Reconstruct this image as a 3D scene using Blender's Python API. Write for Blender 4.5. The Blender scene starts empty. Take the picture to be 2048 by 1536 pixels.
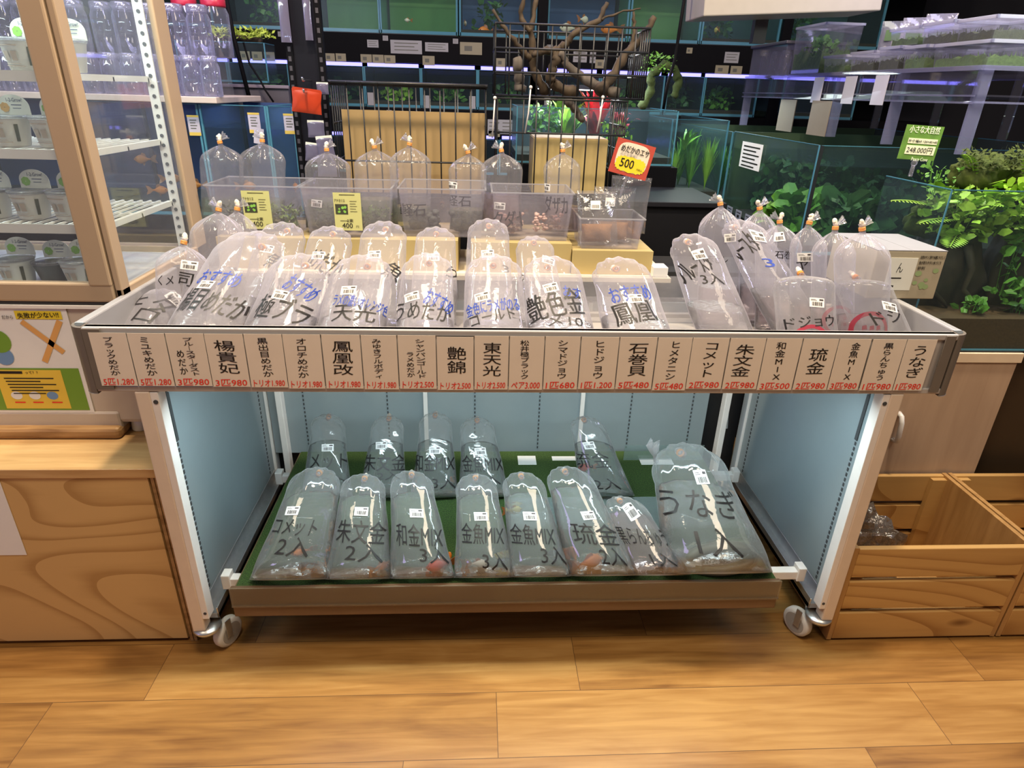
import bpy, bmesh, math, random
from mathutils import Vector, Matrix
S = bpy.context.scene
COL = S.collection
random.seed(7)
PI = math.pi
# ---------------------------------------------------------------- camera
cam_d = bpy.data.cameras.new('camera')
cam_d.sensor_width = 36.0
cam_d.lens = 1269.25 / 2048 * 36.0
cam_d.clip_start = 0.02
cam = bpy.data.objects.new('camera', cam_d)
COL.objects.link(cam)
_p, _w, _r = math.radians(24.82), math.radians(3.555), math.radians(1.723)
_f = Vector((math.sin(_w)*math.cos(_p), math.cos(_w)*math.cos(_p), -math.sin(_p)))
_rt = Vector((math.cos(_w), -math.sin(_w), 0)); _up = _rt.cross(_f)
_R = _rt*math.cos(_r) + _up*math.sin(_r); _U = _up*math.cos(_r) - _rt*math.sin(_r)
cam.matrix_world = Matrix(((_R.x, _U.x, -_f.x, -0.1092), (_R.y, _U.y, -_f.y, -1.1062), (_R.z, _U.z, -_f.z, 1.2256), (0, 0, 0, 1)))
S.camera = cam
# ---------------------------------------------------------------- world, lights, exposure
W = bpy.data.worlds.new('shop_air'); S.world = W; W.use_nodes = True
W.node_tree.nodes['Background'].inputs[0].default_value = (0.86, 0.78, 0.76, 1)
W.node_tree.nodes['Background'].inputs[1].default_value = 0.14
def area(name, loc, target, size, power, color, size_y=None):
    d = bpy.data.lights.new(name, 'AREA'); d.energy = power; d.color = color
    d.size = size
    if size_y: d.shape = 'RECTANGLE'; d.size_y = size_y
    o = bpy.data.objects.new(name, d); COL.objects.link(o)
    o.location = loc
    o.rotation_euler = (Vector(target)-Vector(loc)).to_track_quat('-Z', 'Y').to_euler()
    return o
WARM = (1.0, 0.82, 0.60)
area('ceiling_spot', (-0.55, 0.12, 2.75), (-0.35, 0.0, 0.6), 0.14, 46, WARM)
area('ceiling_spot', (0.75, 0.10, 2.75), (0.45, 0.0, 0.6), 0.14, 46, WARM)
area('ceiling_spot', (-0.15, -0.80, 2.75), (0.0, -0.05, 0.6), 0.45, 30, WARM)
area('ceiling_spot', (1.35, -1.1, 2.75), (1.2, 0.0, 0.3), 0.7, 15, WARM)
area('ceiling_spot', (-1.8, -1.0, 2.75), (-1.2, 0.0, 0.4), 0.6, 10, WARM)
area('tank_lamp_glow', (-0.1, 1.55, 2.3), (0.0, 0.6, 0.8), 0.9, 9, (0.55, 0.52, 1.0))
area('tray_tube_light', (0.0, 0.04, 0.676), (0.0, 0.20, 0.2), 1.25, 8.0, (0.76, 0.96, 1.0), 0.02)
area('left_streak_light', (-1.75, 0.35, 1.75), (-0.5, 0.2, 0.8), 0.05, 4.0, (0.62, 0.60, 1.0), 0.7)  # added strip out of view, for violet streaks on the left bags
area('right_streak_light', (1.75, 0.30, 1.85), (0.5, 0.2, 0.8), 0.05, 4.5, (0.66, 0.64, 1.0), 0.7)  # unseen strip added to streak the bags on the right
area('aisle_tank_glow', (-2.4, -1.3, 1.1), (-0.9, -0.6, 0.0), 0.5, 3.5, (0.62, 0.45, 1.0))
S.view_settings.view_transform = 'Standard'
S.view_settings.look = 'None'
S.view_settings.gamma = 1.0
S.view_settings.exposure = -0.08
S.view_settings.use_curve_mapping = False
cy = S.cycles
cy.use_denoising = True
cy.max_bounces = 9; cy.diffuse_bounces = 3; cy.glossy_bounces = 4; cy.transmission_bounces = 8; cy.transparent_max_bounces = 28
cy.caustics_reflective = False; cy.caustics_refractive = False
cy.sample_clamp_indirect = 4.0; cy.sample_clamp_direct = 30.0
cy.use_adaptive_sampling = True; cy.adaptive_threshold = 0.02
# ---------------------------------------------------------------- materials
MATS = {}
def _new(name):
    m = bpy.data.materials.new(name); m.use_nodes = True
    n = m.node_tree.nodes; l = m.node_tree.links
    return m, n, l, n['Principled BSDF']
def mat(name, col, rough=0.5, metal=0.0, noise=0.06, scale=30.0, spec=0.5, bump=0.0):
    """plain surface with a little procedural colour variation"""
    if name in MATS: return MATS[name]
    m, n, l, b = _new(name)
    b.inputs['Roughness'].default_value = rough; b.inputs['Metallic'].default_value = metal
    b.inputs['Specular IOR Level'].default_value = spec
    tc = n.new('ShaderNodeTexCoord'); nz = n.new('ShaderNodeTexNoise'); nz.inputs['Scale'].default_value = scale
    l.new(tc.outputs['Object'], nz.inputs['Vector'])
    mx = n.new('ShaderNodeMix'); mx.data_type = 'RGBA'
    mx.inputs[6].default_value = tuple(c*(1-noise) for c in col)+(1,)
    mx.inputs[7].default_value = tuple(min(1, c*(1+noise)) for c in col)+(1,)
    l.new(nz.outputs['Fac'], mx.inputs[0]); l.new(mx.outputs[2], b.inputs['Base Color'])
    if bump:
        bp = n.new('ShaderNodeBump'); bp.inputs['Strength'].default_value = bump; bp.inputs['Distance'].default_value = 0.002
        l.new(nz.outputs['Fac'], bp.inputs['Height']); l.new(bp.outputs[0], b.inputs['Normal'])
    MATS[name] = m; return m
def emis(name, col, st):
    if name in MATS: return MATS[name]
    m, n, l, b = _new(name)
    b.inputs['Base Color'].default_value = tuple(col)+(1,)
    b.inputs['Emission Color'].default_value = tuple(col)+(1,); b.inputs['Emission Strength'].default_value = st
    MATS[name] = m; return m
def clear(name, tint=(0.97, 0.97, 0.98), haze=0.08, gloss=0.05, fres=0.55, rough=0.06, crinkle=0.0, cscale=25.0, hazecol=(0.9, 0.9, 0.93), edge=0.0):
    """thin clear plastic or glass sheet: lets light straight through, with sheen and some haze"""
    if name in MATS: return MATS[name]
    m, n, l, b = _new(name); n.remove(b)
    out = n['Material Output']
    tr = n.new('ShaderNodeBsdfTransparent'); tr.inputs[0].default_value = tuple(tint)+(1,)
    df = n.new('ShaderNodeBsdfDiffuse'); df.inputs[0].default_value = tuple(hazecol)+(1,)
    tl = n.new('ShaderNodeBsdfTranslucent'); tl.inputs[0].default_value = tuple(hazecol)+(1,)
    hz = n.new('ShaderNodeMixShader'); hz.inputs[0].default_value = 0.5
    l.new(df.outputs[0], hz.inputs[1]); l.new(tl.outputs[0], hz.inputs[2])
    m1 = n.new('ShaderNodeMixShader'); m1.inputs[0].default_value = haze
    l.new(tr.outputs[0], m1.inputs[1]); l.new(hz.outputs[0], m1.inputs[2])
    if edge:
        # a film seen edge-on is looked through along its length, so it reads milkier there
        fl = n.new('ShaderNodeLayerWeight'); fl.inputs['Blend'].default_value = 0.5
        pw = n.new('ShaderNodeMath'); pw.operation = 'POWER'; pw.inputs[1].default_value = 3.0; l.new(fl.outputs['Facing'], pw.inputs[0])
        ea = n.new('ShaderNodeMath'); ea.operation = 'MULTIPLY_ADD'; ea.inputs[1].default_value = edge; ea.inputs[2].default_value = haze
        l.new(pw.outputs[0], ea.inputs[0]); l.new(ea.outputs[0], m1.inputs[0])
    gl = n.new('ShaderNodeBsdfGlossy'); gl.inputs['Roughness'].default_value = rough
    lw = n.new('ShaderNodeLayerWeight'); lw.inputs['Blend'].default_value = 0.25
    mt = n.new('ShaderNodeMath'); mt.operation = 'MULTIPLY_ADD'; mt.inputs[1].default_value = fres; mt.inputs[2].default_value = gloss
    l.new(lw.outputs['Fresnel'], mt.inputs[0])
    m2 = n.new('ShaderNodeMixShader'); l.new(mt.outputs[0], m2.inputs[0]); l.new(m1.outputs[0], m2.inputs[1]); l.new(gl.outputs[0], m2.inputs[2])
    l.new(m2.outputs[0], out.inputs[0])
    if crinkle:
        tc = n.new('ShaderNodeTexCoord'); nz = n.new('ShaderNodeTexNoise'); nz.inputs['Scale'].default_value = cscale; nz.inputs['Detail'].default_value = 3
        nz.inputs['Distortion'].default_value = 1.2
        l.new(tc.outputs['Object'], nz.inputs['Vector'])
        bp = n.new('ShaderNodeBump'); bp.inputs['Strength'].default_value = crinkle; bp.inputs['Distance'].default_value = 0.01
        l.new(nz.outputs['Fac'], bp.inputs['Height'])
        for q in (gl, df, lw): l.new(bp.outputs[0], q.inputs['Normal'])
    MATS[name] = m; return m
def water_mat(name, tint, refr=0.45, haze=0.05, hazecol=(0.8, 0.9, 0.9)):
    if name in MATS: return MATS[name]
    m, n, l, b = _new(name); n.remove(b)
    out = n['Material Output']
    tr = n.new('ShaderNodeBsdfTransparent'); tr.inputs[0].default_value = tuple(tint)+(1,)
    rf = n.new('ShaderNodeBsdfRefraction'); rf.inputs['IOR'].default_value = 1.33; rf.inputs['Roughness'].default_value = 0.02; rf.inputs['Color'].default_value = tuple(tint)+(1,)
    m0 = n.new('ShaderNodeMixShader'); m0.inputs[0].default_value = refr
    l.new(tr.outputs[0], m0.inputs[1]); l.new(rf.outputs[0], m0.inputs[2])
    df = n.new('ShaderNodeBsdfDiffuse'); df.inputs[0].default_value = tuple(hazecol)+(1,)
    m1 = n.new('ShaderNodeMixShader'); m1.inputs[0].default_value = haze
    l.new(m0.outputs[0], m1.inputs[1]); l.new(df.outputs[0], m1.inputs[2])
    gl = n.new('ShaderNodeBsdfGlossy'); gl.inputs['Roughness'].default_value = 0.03
    fr = n.new('ShaderNodeFresnel'); fr.inputs[0].default_value = 1.33
    m2 = n.new('ShaderNodeMixShader'); l.new(fr.outputs[0], m2.inputs[0]); l.new(m1.outputs[0], m2.inputs[1]); l.new(gl.outputs[0], m2.inputs[2])
    tc = n.new('ShaderNodeTexCoord'); nz = n.new('ShaderNodeTexNoise'); nz.inputs['Scale'].default_value = 55; nz.inputs['Detail'].default_value = 2
    l.new(tc.outputs['Object'], nz.inputs['Vector'])
    bp = n.new('ShaderNodeBump'); bp.inputs['Strength'].default_value = 0.25; bp.inputs['Distance'].default_value = 0.006
    l.new(nz.outputs['Fac'], bp.inputs['Height'])
    for q in (rf, gl): l.new(bp.outputs[0], q.inputs['Normal'])
    l.new(m2.outputs[0], out.inputs[0])
    MATS[name] = m; return m
def wood(name, light, dark, along='X', fine=9.0, rough=0.45, rings=False, seed=0.0, contrast=1.0, ring_scale=2.2, knots=0.0):
    """grain stretched along one axis; rings=True gives the cathedral arcs of rotary-cut plywood"""
    if name in MATS: return MATS[name]
    m, n, l, b = _new(name)
    b.inputs['Roughness'].default_value = rough
    tc = n.new('ShaderNodeTexCoord'); mp = n.new('ShaderNodeMapping')
    st = {'X': (0.10, 1, 1), 'Y': (1, 0.10, 1), 'Z': (1, 1, 0.10)}[along]
    mp.inputs['Scale'].default_value = st; mp.inputs['Location'].default_value = (seed, seed*0.7, seed*1.3)
    l.new(tc.outputs['Object'], mp.inputs[0])
    nz = n.new('ShaderNodeTexNoise'); nz.inputs['Scale'].default_value = fine*6; nz.inputs['Detail'].default_value = 6; nz.inputs['Distortion'].default_value = 0.6
    l.new(mp.outputs[0], nz.inputs['Vector'])
    src = nz.outputs['Fac']
    if rings:
        mp2 = n.new('ShaderNodeMapping'); mp2.inputs['Scale'].default_value = {'X': (0.42, 1, 1), 'Y': (1, 0.42, 1), 'Z': (1, 1, 0.42)}[along]
        mp2.inputs['Location'].default_value = (seed, 0, seed)
        l.new(tc.outputs['Object'], mp2.inputs[0])
        n2 = n.new('ShaderNodeTexNoise'); n2.inputs['Scale'].default_value = ring_scale; n2.inputs['Detail'].default_value = 2.2; n2.inputs['Roughness'].default_value = 0.35; n2.inputs['Distortion'].default_value = 0.5
        l.new(mp2.outputs[0], n2.inputs['Vector'])
        mu = n.new('ShaderNodeMath'); mu.operation = 'MULTIPLY'; mu.inputs[1].default_value = 20.0
        l.new(n2.outputs['Fac'], mu.inputs[0])
        fr = n.new('ShaderNodeMath'); fr.operation = 'FRACT'; l.new(mu.outputs[0], fr.inputs[0])
        pw = n.new('ShaderNodeMath'); pw.operation = 'POWER'; pw.inputs[1].default_value = 4.5; l.new(fr.outputs[0], pw.inputs[0])
        ad = n.new('ShaderNodeMath'); ad.operation = 'MULTIPLY_ADD'; ad.inputs[1].default_value = 0.75
        sc = n.new('ShaderNodeMath'); sc.operation = 'MULTIPLY'; sc.inputs[1].default_value = 0.45
        l.new(nz.outputs['Fac'], sc.inputs[0]); l.new(pw.outputs[0], ad.inputs[0]); l.new(sc.outputs[0], ad.inputs[2])
        src = ad.outputs[0]
    cr = n.new('ShaderNodeValToRGB')
    cr.color_ramp.elements[0].position = 0.5-0.22/contrast; cr.color_ramp.elements[0].color = tuple(light)+(1,)
    cr.color_ramp.elements[1].position = 0.5+0.25/contrast; cr.color_ramp.elements[1].color = tuple(dark)+(1,)
    l.new(src, cr.inputs[0]); colour = cr.outputs[0]
    if knots:
        mk = n.new('ShaderNodeMapping'); mk.inputs['Scale'].default_value = {'X': (3.2, 8, 8), 'Y': (8, 3.2, 8), 'Z': (8, 8, 3.2)}[along]; mk.inputs['Location'].default_value = (seed+.3, 0.5, seed)
        l.new(tc.outputs['Object'], mk.inputs[0])
        vo = n.new('ShaderNodeTexVoronoi'); vo.inputs['Scale'].default_value = 1.0; l.new(mk.outputs[0], vo.inputs['Vector'])
        kr = n.new('ShaderNodeValToRGB'); kr.color_ramp.elements[0].position = .05; kr.color_ramp.elements[0].color = (.25, .14, .07, 1); kr.color_ramp.elements[1].position = .13; kr.color_ramp.elements[1].color = (1, 1, 1, 1)
        l.new(vo.outputs['Distance'], kr.inputs[0])
        km = n.new('ShaderNodeMix'); km.data_type = 'RGBA'; km.blend_type = 'MULTIPLY'; km.inputs[0].default_value = knots
        l.new(colour, km.inputs[6]); l.new(kr.outputs[0], km.inputs[7]); colour = km.outputs[2]
    l.new(colour, b.inputs['Base Color'])
    MATS[name] = m; return m
# ---------------------------------------------------------------- mesh helpers
class MB:
    def __init__(s): s.v = []; s.f = []; s.m = []
    def add(s, vs, fs, mi=0):
        o = len(s.v); s.v += [tuple(v) for v in vs]
        for f in fs: s.f.append(tuple(i+o for i in f)); s.m.append(mi)
        return s
    def box(s, x0, x1, y0, y1, z0, z1, mi=0):
        vs = [(x, y, z) for z in (z0, z1) for y in (y0, y1) for x in (x0, x1)]
        return s.add(vs, [(0, 2, 3, 1), (4, 5, 7, 6), (0, 1, 5, 4), (2, 6, 7, 3), (0, 4, 6, 2), (1, 3, 7, 5)], mi)
    def obox(s, c, d, M, mi=0):
        c = Vector(c); vs = [c + M @ Vector((x*d[0]/2, y*d[1]/2, z*d[2]/2)) for z in (-1, 1) for y in (-1, 1) for x in (-1, 1)]
        return s.add(vs, [(0, 2, 3, 1), (4, 5, 7, 6), (0, 1, 5, 4), (2, 6, 7, 3), (0, 4, 6, 2), (1, 3, 7, 5)], mi)
    def tube(s, pts, r, n=8, mi=0, caps=True):
        pts = [Vector(p) for p in pts]; rs = r if isinstance(r, (list, tuple)) else [r]*len(pts)
        vs = []; fs = []; prev = None
        for i, p in enumerate(pts):
            t = (pts[min(i+1, len(pts)-1)]-pts[max(i-1, 0)]).normalized()
            if prev is None: a = t.orthogonal().normalized()
            else: a = (prev-t*prev.dot(t)).normalized()
            prev = a; b = t.cross(a)
            for k in range(n):
                q = 2*PI*k/n; vs.append(p+(a*math.cos(q)+b*math.sin(q))*rs[i])
        for i in range(len(pts)-1):
            for k in range(n):
                k2 = (k+1) % n; fs.append((i*n+k, i*n+k2, (i+1)*n+k2, (i+1)*n+k))
        if caps: fs.append(tuple(reversed(range(n)))); fs.append(tuple(range((len(pts)-1)*n, len(pts)*n)))
        return s.add(vs, fs, mi)
    def lathe(s, prof, n=20, c=(0, 0, 0), mi=0, caps=True, M=None):
        c = Vector(c); vs = []; fs = []
        for r, z in prof:
            for k in range(n):
                q = 2*PI*k/n; v = Vector((r*math.cos(q), r*math.sin(q), z)); vs.append(c+(M @ v if M else v))
        m = len(prof)
        for i in range(m-1):
            for k in range(n):
                k2 = (k+1) % n; fs.append((i*n+k, i*n+k2, (i+1)*n+k2, (i+1)*n+k))
        if caps: fs.append(tuple(reversed(range(n)))); fs.append(tuple(range((m-1)*n, m*n)))
        return s.add(vs, fs, mi)
    def ball(s, c, r, n=10, mi=0, sq=(1, 1, 1), M=None):
        prof = [(max(1e-4, r*math.sin(PI*i/n)), -r*math.cos(PI*i/n)) for i in range(n+1)]
        D = Matrix.Diagonal(sq); return s.lathe(prof, n+4, c, mi, True, (M @ D) if M else D)
    def quad(s, a, b, c, d, mi=0): return s.add([a, b, c, d], [(0, 1, 2, 3)], mi)
    def mesh(s, name, mats, off=(0, 0, 0), smooth=False):
        me = bpy.data.meshes.new(name)
        me.from_pydata([(x-off[0], y-off[1], z-off[2]) for x, y, z in s.v], [], s.f)
        for m in (mats if isinstance(mats, (list, tuple)) else [mats]): me.materials.append(m)
        me.polygons.foreach_set('material_index', s.m)
        if smooth: me.polygons.foreach_set('use_smooth', [True]*len(s.f))
        me.update(); return me
def wpos(o):
    v = Vector(o.location)
    while o.parent: o = o.parent; v += Vector(o.location)
    return v
def obj(name, mb, mats, parent=None, smooth=False, bevel=0.0, label=None, loc=None):
    """link the builder's geometry (world coordinates) as one mesh object"""
    off = wpos(parent) if parent else Vector(loc or (0, 0, 0))
    me = mb if isinstance(mb, bpy.types.Mesh) else mb.mesh(name, mats, off, smooth)
    o = bpy.data.objects.new(name, me); COL.objects.link(o)
    if parent: o.parent = parent
    elif loc: o.location = loc
    if bevel:
        bv = o.modifiers.new('bevel', 'BEVEL'); bv.width = bevel; bv.segments = 2; bv.limit_method = 'ANGLE'
    if label: o['label'] = label
    return o
def thing(name, label, cat, loc=(0, 0, 0), group=None):
    o = bpy.data.objects.new(name, None); COL.objects.link(o); o.location = loc
    o.empty_display_size = 0.02
    return tag(o, label, cat, group)
def tag(o, label, cat, group=None, kind=None):
    o['label'] = label; o['category'] = cat
    if group: o['group'] = group
    if kind: o['kind'] = kind
    return o
def struct(name, mb, mats, **k):
    o = obj(name, mb, mats, **k); o['kind'] = 'structure'; return o
def dup(root, loc, label=None, rotz=0.0, group=None):
    r = root.copy(); COL.objects.link(r); r.location = loc; r.rotation_euler = (0, 0, rotz)
    if label: r['label'] = label
    if group: r['group'] = group
    for ch in list(root.children):
        c = ch.copy(); COL.objects.link(c); c.parent = r
        for g in ch.children:
            d = g.copy(); COL.objects.link(d); d.parent = c
    return r
_TXT = {}
def text_shape(body, bold=0.012, line=1.0):
    """outline of handwriting / print, as (verts, faces) scaled to a unit box centred on the origin, with its aspect"""
    key = (body, bold, line)
    if key in _TXT: return _TXT[key]
    c = bpy.data.curves.new('txt', 'FONT'); c.body = body; c.align_x = 'CENTER'; c.offset = bold; c.space_line = line; c.resolution_u = 2
    o = bpy.data.objects.new('txt', c); COL.objects.link(o)
    dg = bpy.context.evaluated_depsgraph_get(); dg.update()
    me = bpy.data.meshes.new_from_object(o.evaluated_get(dg))
    vs = [v.co.copy() for v in me.vertices]; fs = [tuple(p.vertices) for p in me.polygons]
    bpy.data.objects.remove(o); bpy.data.curves.remove(c); bpy.data.meshes.remove(me)
    if not vs: return ([], [], 1)
    x0, x1 = min(v.x for v in vs), max(v.x for v in vs); y0, y1 = min(v.y for v in vs), max(v.y for v in vs)
    sx, sy = max(1e-6, x1-x0), max(1e-6, y1-y0)
    _TXT[key] = ([((v.x-(x0+x1)/2)/sx, (v.y-(y0+y1)/2)/sy) for v in vs], fs, sx/sy)
    return _TXT[key]
def put_text(mb, body, c, ux, uy, w, h, mi=0, bold=0.0, line=1.0, shear=0.0):
    """write into a flat rectangle: centre c, unit axes ux, uy, box w x h"""
    vs, fs, asp = text_shape(body, 0.0, line)
    c, ux, uy = Vector(c), Vector(ux), Vector(uy)
    # a fat pen: the same strokes laid again a hair to either side
    nrm = ux.cross(uy).normalized()
    for k, d in enumerate(((0, 0),) if bold <= 0 else ((-bold, -bold*.4), (bold, bold*.4), (0, bold*.6))):
        e = max(h/(body.count('\n')+1), .001)*.55
        mb.add([c+ux*(x*w+shear*y*h+d[0]*e)+uy*(y*h+d[1]*e)+nrm*(.00012*k) for x, y in vs], fs, mi)

# ================================================================ SETTING
def floor_mat():
    m, n, l, b = _new('plank_floor'); b.inputs['Roughness'].default_value = 0.33
    tc = n.new('ShaderNodeTexCoord'); sp = n.new('ShaderNodeSeparateXYZ'); l.new(tc.outputs['Object'], sp.inputs[0])
    def M(op, a, c=None, k=None):
        q = n.new('ShaderNodeMath'); q.operation = op
        for i, v in enumerate((a, c, k)):
            if v is None: continue
            if isinstance(v, (int, float)): q.inputs[i].default_value = v
            else: l.new(v, q.inputs[i])
        return q.outputs[0]
    PW, PL = 0.1548, 0.957
    yy = M('DIVIDE', M('ADD', sp.outputs['Y'], 0.1058), PW)
    row = M('FLOOR', yy); fy = M('FRACT', yy)
    xx = M('DIVIDE', M('SUBTRACT', M('ADD', sp.outputs['X'], 0.8288), M('MULTIPLY', row, 0.19)), PL)
    col = M('FLOOR', xx); fx = M('FRACT', xx)
    cv = n.new('ShaderNodeCombineXYZ'); l.new(row, cv.inputs[0]); l.new(col, cv.inputs[1])
    wn = n.new('ShaderNodeTexWhiteNoise'); wn.noise_dimensions = '3D'; l.new(cv.outputs[0], wn.inputs['Vector'])
    # grain shifted per plank
    gv = n.new('ShaderNodeCombineXYZ')
    l.new(M('MULTIPLY', sp.outputs['X'], 0.07), gv.inputs[0]); l.new(sp.outputs['Y'], gv.inputs[1]); l.new(M('MULTIPLY', wn.outputs['Value'], 37.0), gv.inputs[2])
    g1 = n.new('ShaderNodeTexNoise'); g1.inputs['Scale'].default_value = 70; g1.inputs['Detail'].default_value = 6; g1.inputs['Distortion'].default_value = 0.5; l.new(gv.outputs[0], g1.inputs['Vector'])
    gv2 = n.new('ShaderNodeCombineXYZ')
    l.new(M('MULTIPLY', sp.outputs['X'], 0.22), gv2.inputs[0]); l.new(sp.outputs['Y'], gv2.inputs[1]); l.new(M('MULTIPLY', wn.outputs['Value'], 61.0), gv2.inputs[2])
    g2 = n.new('ShaderNodeTexNoise'); g2.inputs['Scale'].default_value = 9; g2.inputs['Detail'].default_value = 4; g2.inputs['Distortion'].default_value = 1.6; l.new(gv2.outputs[0], g2.inputs['Vector'])
    tone = M('ADD', M('ADD', M('MULTIPLY', g1.outputs['Fac'], 0.52), M('MULTIPLY', g2.outputs['Fac'], 0.40)), M('MULTIPLY', wn.outputs['Value'], 0.20))
    cr = n.new('ShaderNodeValToRGB'); e = cr.color_ramp.elements
    e[0].position = 0.34; e[0].color = (0.165, 0.070, 0.016, 1)
    e[1].position = 0.76; e[1].color = (0.44, 0.245, 0.078, 1)
    k = e.new(0.55); k.color = (0.315, 0.155, 0.041, 1)
    l.new(tone, cr.inputs[0])
    gap = M('MINIMUM', M('MULTIPLY', M('MINIMUM', fy, M('SUBTRACT', 1.0, fy)), PW), M('MULTIPLY', M('MINIMUM', fx, M('SUBTRACT', 1.0, fx)), PL))
    ed = M('GREATER_THAN', gap, 0.0007)
    mx = n.new('ShaderNodeMix'); mx.data_type = 'RGBA'; mx.inputs[6].default_value = (0.10, 0.045, 0.015, 1)
    l.new(ed, mx.inputs[0]); l.new(cr.outputs[0], mx.inputs[7]); l.new(mx.outputs[2], b.inputs['Base Color'])
    return m
struct('floor', MB().quad((-3.2, -2.6, 0), (3.4, -2.6, 0), (3.4, 3.1, 0), (-3.2, 3.1, 0)), floor_mat())
M_wall = mat('dark_wall', (0.012, 0.012, 0.02), 0.8)
struct('wall_back', MB().box(-3.2, 3.4, 2.96, 3.06, 0, 2.9), M_wall)

# ================================================================ DISPLAY STAND ON CASTERS
M_white = mat('white_metal', (0.80, 0.78, 0.76), 0.42)
M_grey = mat('grey_panel', (0.25, 0.305, 0.33), 0.40, noise=0.03)
M_steel = mat('zinc_steel', (0.62, 0.63, 0.64), 0.32, metal=0.9, noise=0.15, scale=60)
M_slot = mat('dark_slot', (0.05, 0.055, 0.06), 0.7)
M_alu = mat('tray_aluminium', (0.50, 0.48, 0.475), 0.36, metal=0.25, noise=0.02)
M_corner = mat('corner_grey', (0.16, 0.138, 0.118), 0.42)
M_warm = mat('warm_lit_steel', (0.72, 0.61, 0.50), 0.45)  # front upright steel, the warm lamp light on it put into the colour
M_wheel = mat('wheel_rubber', (0.62, 0.60, 0.56), 0.5)
stand = thing('display_stand', 'wide rolling display stand with grey side panels and a shallow tray top', 'display stand', (0, 0.0, 0))
ZT0, ZT1, TYB = 0.694, 0.821, 0.45
for sx in (-1, 1):
    X0, X1 = (0.75*sx, 0.722*sx)
    lo, hi = min(X0, X1), max(X0, X1)
    p = obj('side_panel', MB().box(min(.744*sx, .730*sx), max(.744*sx, .730*sx), 0.03, 0.60, 0.13, 0.69), M_grey, stand)
    # rows of slots near the front and rear uprights
    for yy in (0.075, 0.555):
        mb = MB()
        for k in range(38):
            z = 0.155+k*0.0135
            mb.box(min(.7305*sx, .7285*sx), max(.7305*sx, .7285*sx), yy-.004, yy+.001, z, z+.008)
        obj('slot_strip', mb, M_slot, p)
    obj('long_slot', MB().box(min(.7305*sx, .7280*sx), max(.7305*sx, .7280*sx), .070, .080, .545, .655), M_slot, p)
    mb = MB().box(min(.7305*sx, .7265*sx), max(.7305*sx, .7265*sx), .045, .060, .14, .69)
    obj('panel_fold', mb, M_grey, p)
    for y0, y1 in ((0.0, 0.032), (0.595, 0.63)):
        ob = obj('upright', MB().box(lo, hi, y0, y1, 0.088, 0.694), M_warm if y0 == 0 else M_white, stand, bevel=0.003)
        if y0 == 0:
            obj('inner_flange', MB().box(min(.7225*sx, .708*sx), max(.7225*sx, .708*sx), 0.001, .030, .125, .692), M_white, stand, bevel=0.001, label='white inner flange of the front upright')
            obj('screw_hole', MB().lathe([(.0045, 0), (.0045, .0012)], 12, (.7145*sx, .0012, .672), M=Matrix.Rotation(PI/2, 3, 'X')), M_slot, ob)
            obj('screw_hole', MB().lathe([(.0035, 0), (.0035, .0012)], 12, (.7145*sx, .0012, .142), M=Matrix.Rotation(PI/2, 3, 'X')), M_slot, ob)
    obj('bottom_rail', MB().box(min(.742*sx, .700*sx), max(.742*sx, .700*sx), .030, .600, .100, .114).box(min(.742*sx, .728*sx), max(.742*sx, .728*sx), .03, .6, .100, .145)
        .box(min(.704*sx, .700*sx), max(.704*sx, .700*sx), .030, .600, .100, .130), M_steel, stand, bevel=0.001)
    for yy in (0.03, 0.60):
        cx = .715*sx
        c = obj('caster', MB().lathe([(.006, .088), (.030, .088), (.031, .082), (.026, .074), (.012, .072), (.010, .066)], 24, (cx+.012*sx, yy-.008, .0)), M_steel, stand, smooth=True)
        A = Matrix.Rotation(math.radians(24*sx), 3, 'Z')
        R_ = A @ Matrix.Rotation(PI/2, 3, 'Y')
        wc = Vector((cx-.016*sx, yy+.022, .037))
        obj('wheel', MB().lathe([(.010, -.012), (.029, -.012), (.035, -.010), (.037, -.006), (.037, .006), (.035, .010), (.029, .012), (.010, .012)], 32, wc, M=R_), M_wheel, c, smooth=True)
        obj('hub_cap', MB().lathe([(.001, -.0126), (.026, -.0128), (.027, -.0118)], 28, wc, M=R_, caps=False).lathe([(.027, .0118), (.026, .0128), (.001, .0126)], 28, wc, M=R_, caps=False)
            .lathe([(.004, -.0165), (.004, .0165)], 12, wc, M=R_), mat('hub_grey', (.33, .31, .28), .45), c)
        fk = MB()
        for d in (-.0155, .0155):
            fk.obox(wc + A @ Vector((d, -.008, .022)), (.0022, .016, .050), A)
        obj('fork', fk, M_steel, c)
# grey rear panels with white joints
for a, b in ((-.72, -.265), (-.255, .207), (.217, .60)): obj('back_panel', MB().box(a, b, .600, .612, .20, .69), M_grey, stand)
for xx in (-.26, .212): obj('panel_joint', MB().box(xx-.006, xx+.006, .594, .600, .20, .69), M_white, stand)
for xx in (-.62, -.375, -.115, .08, .36, .55):
    mb = MB()
    for k in range(34):
        z = .215+k*.0135
        mb.box(xx, xx+.004, .5988, .6005, z, z+.007)
    obj('slot_strip', mb, M_slot, stand)
for x0 in (-.690, .640): obj('rear_post', MB().box(x0, x0+.018, .57, .60, .10, .69), M_white, stand, bevel=.002)
# cross bars that carry the deck
for yy, zz in ((.085, .150), (.52, .150)):
    cb = obj('cross_bar', MB().box(-.700, .700, yy-.011, yy+.011, zz, zz+.024), M_white, stand, bevel=.002)
    for sx in (-1, 1): obj('bar_hook', MB().box(.690*sx-.010, .690*sx+.010, yy-.014, yy+.014, zz-.004, zz+.036), M_white, cb, bevel=.002)
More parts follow.
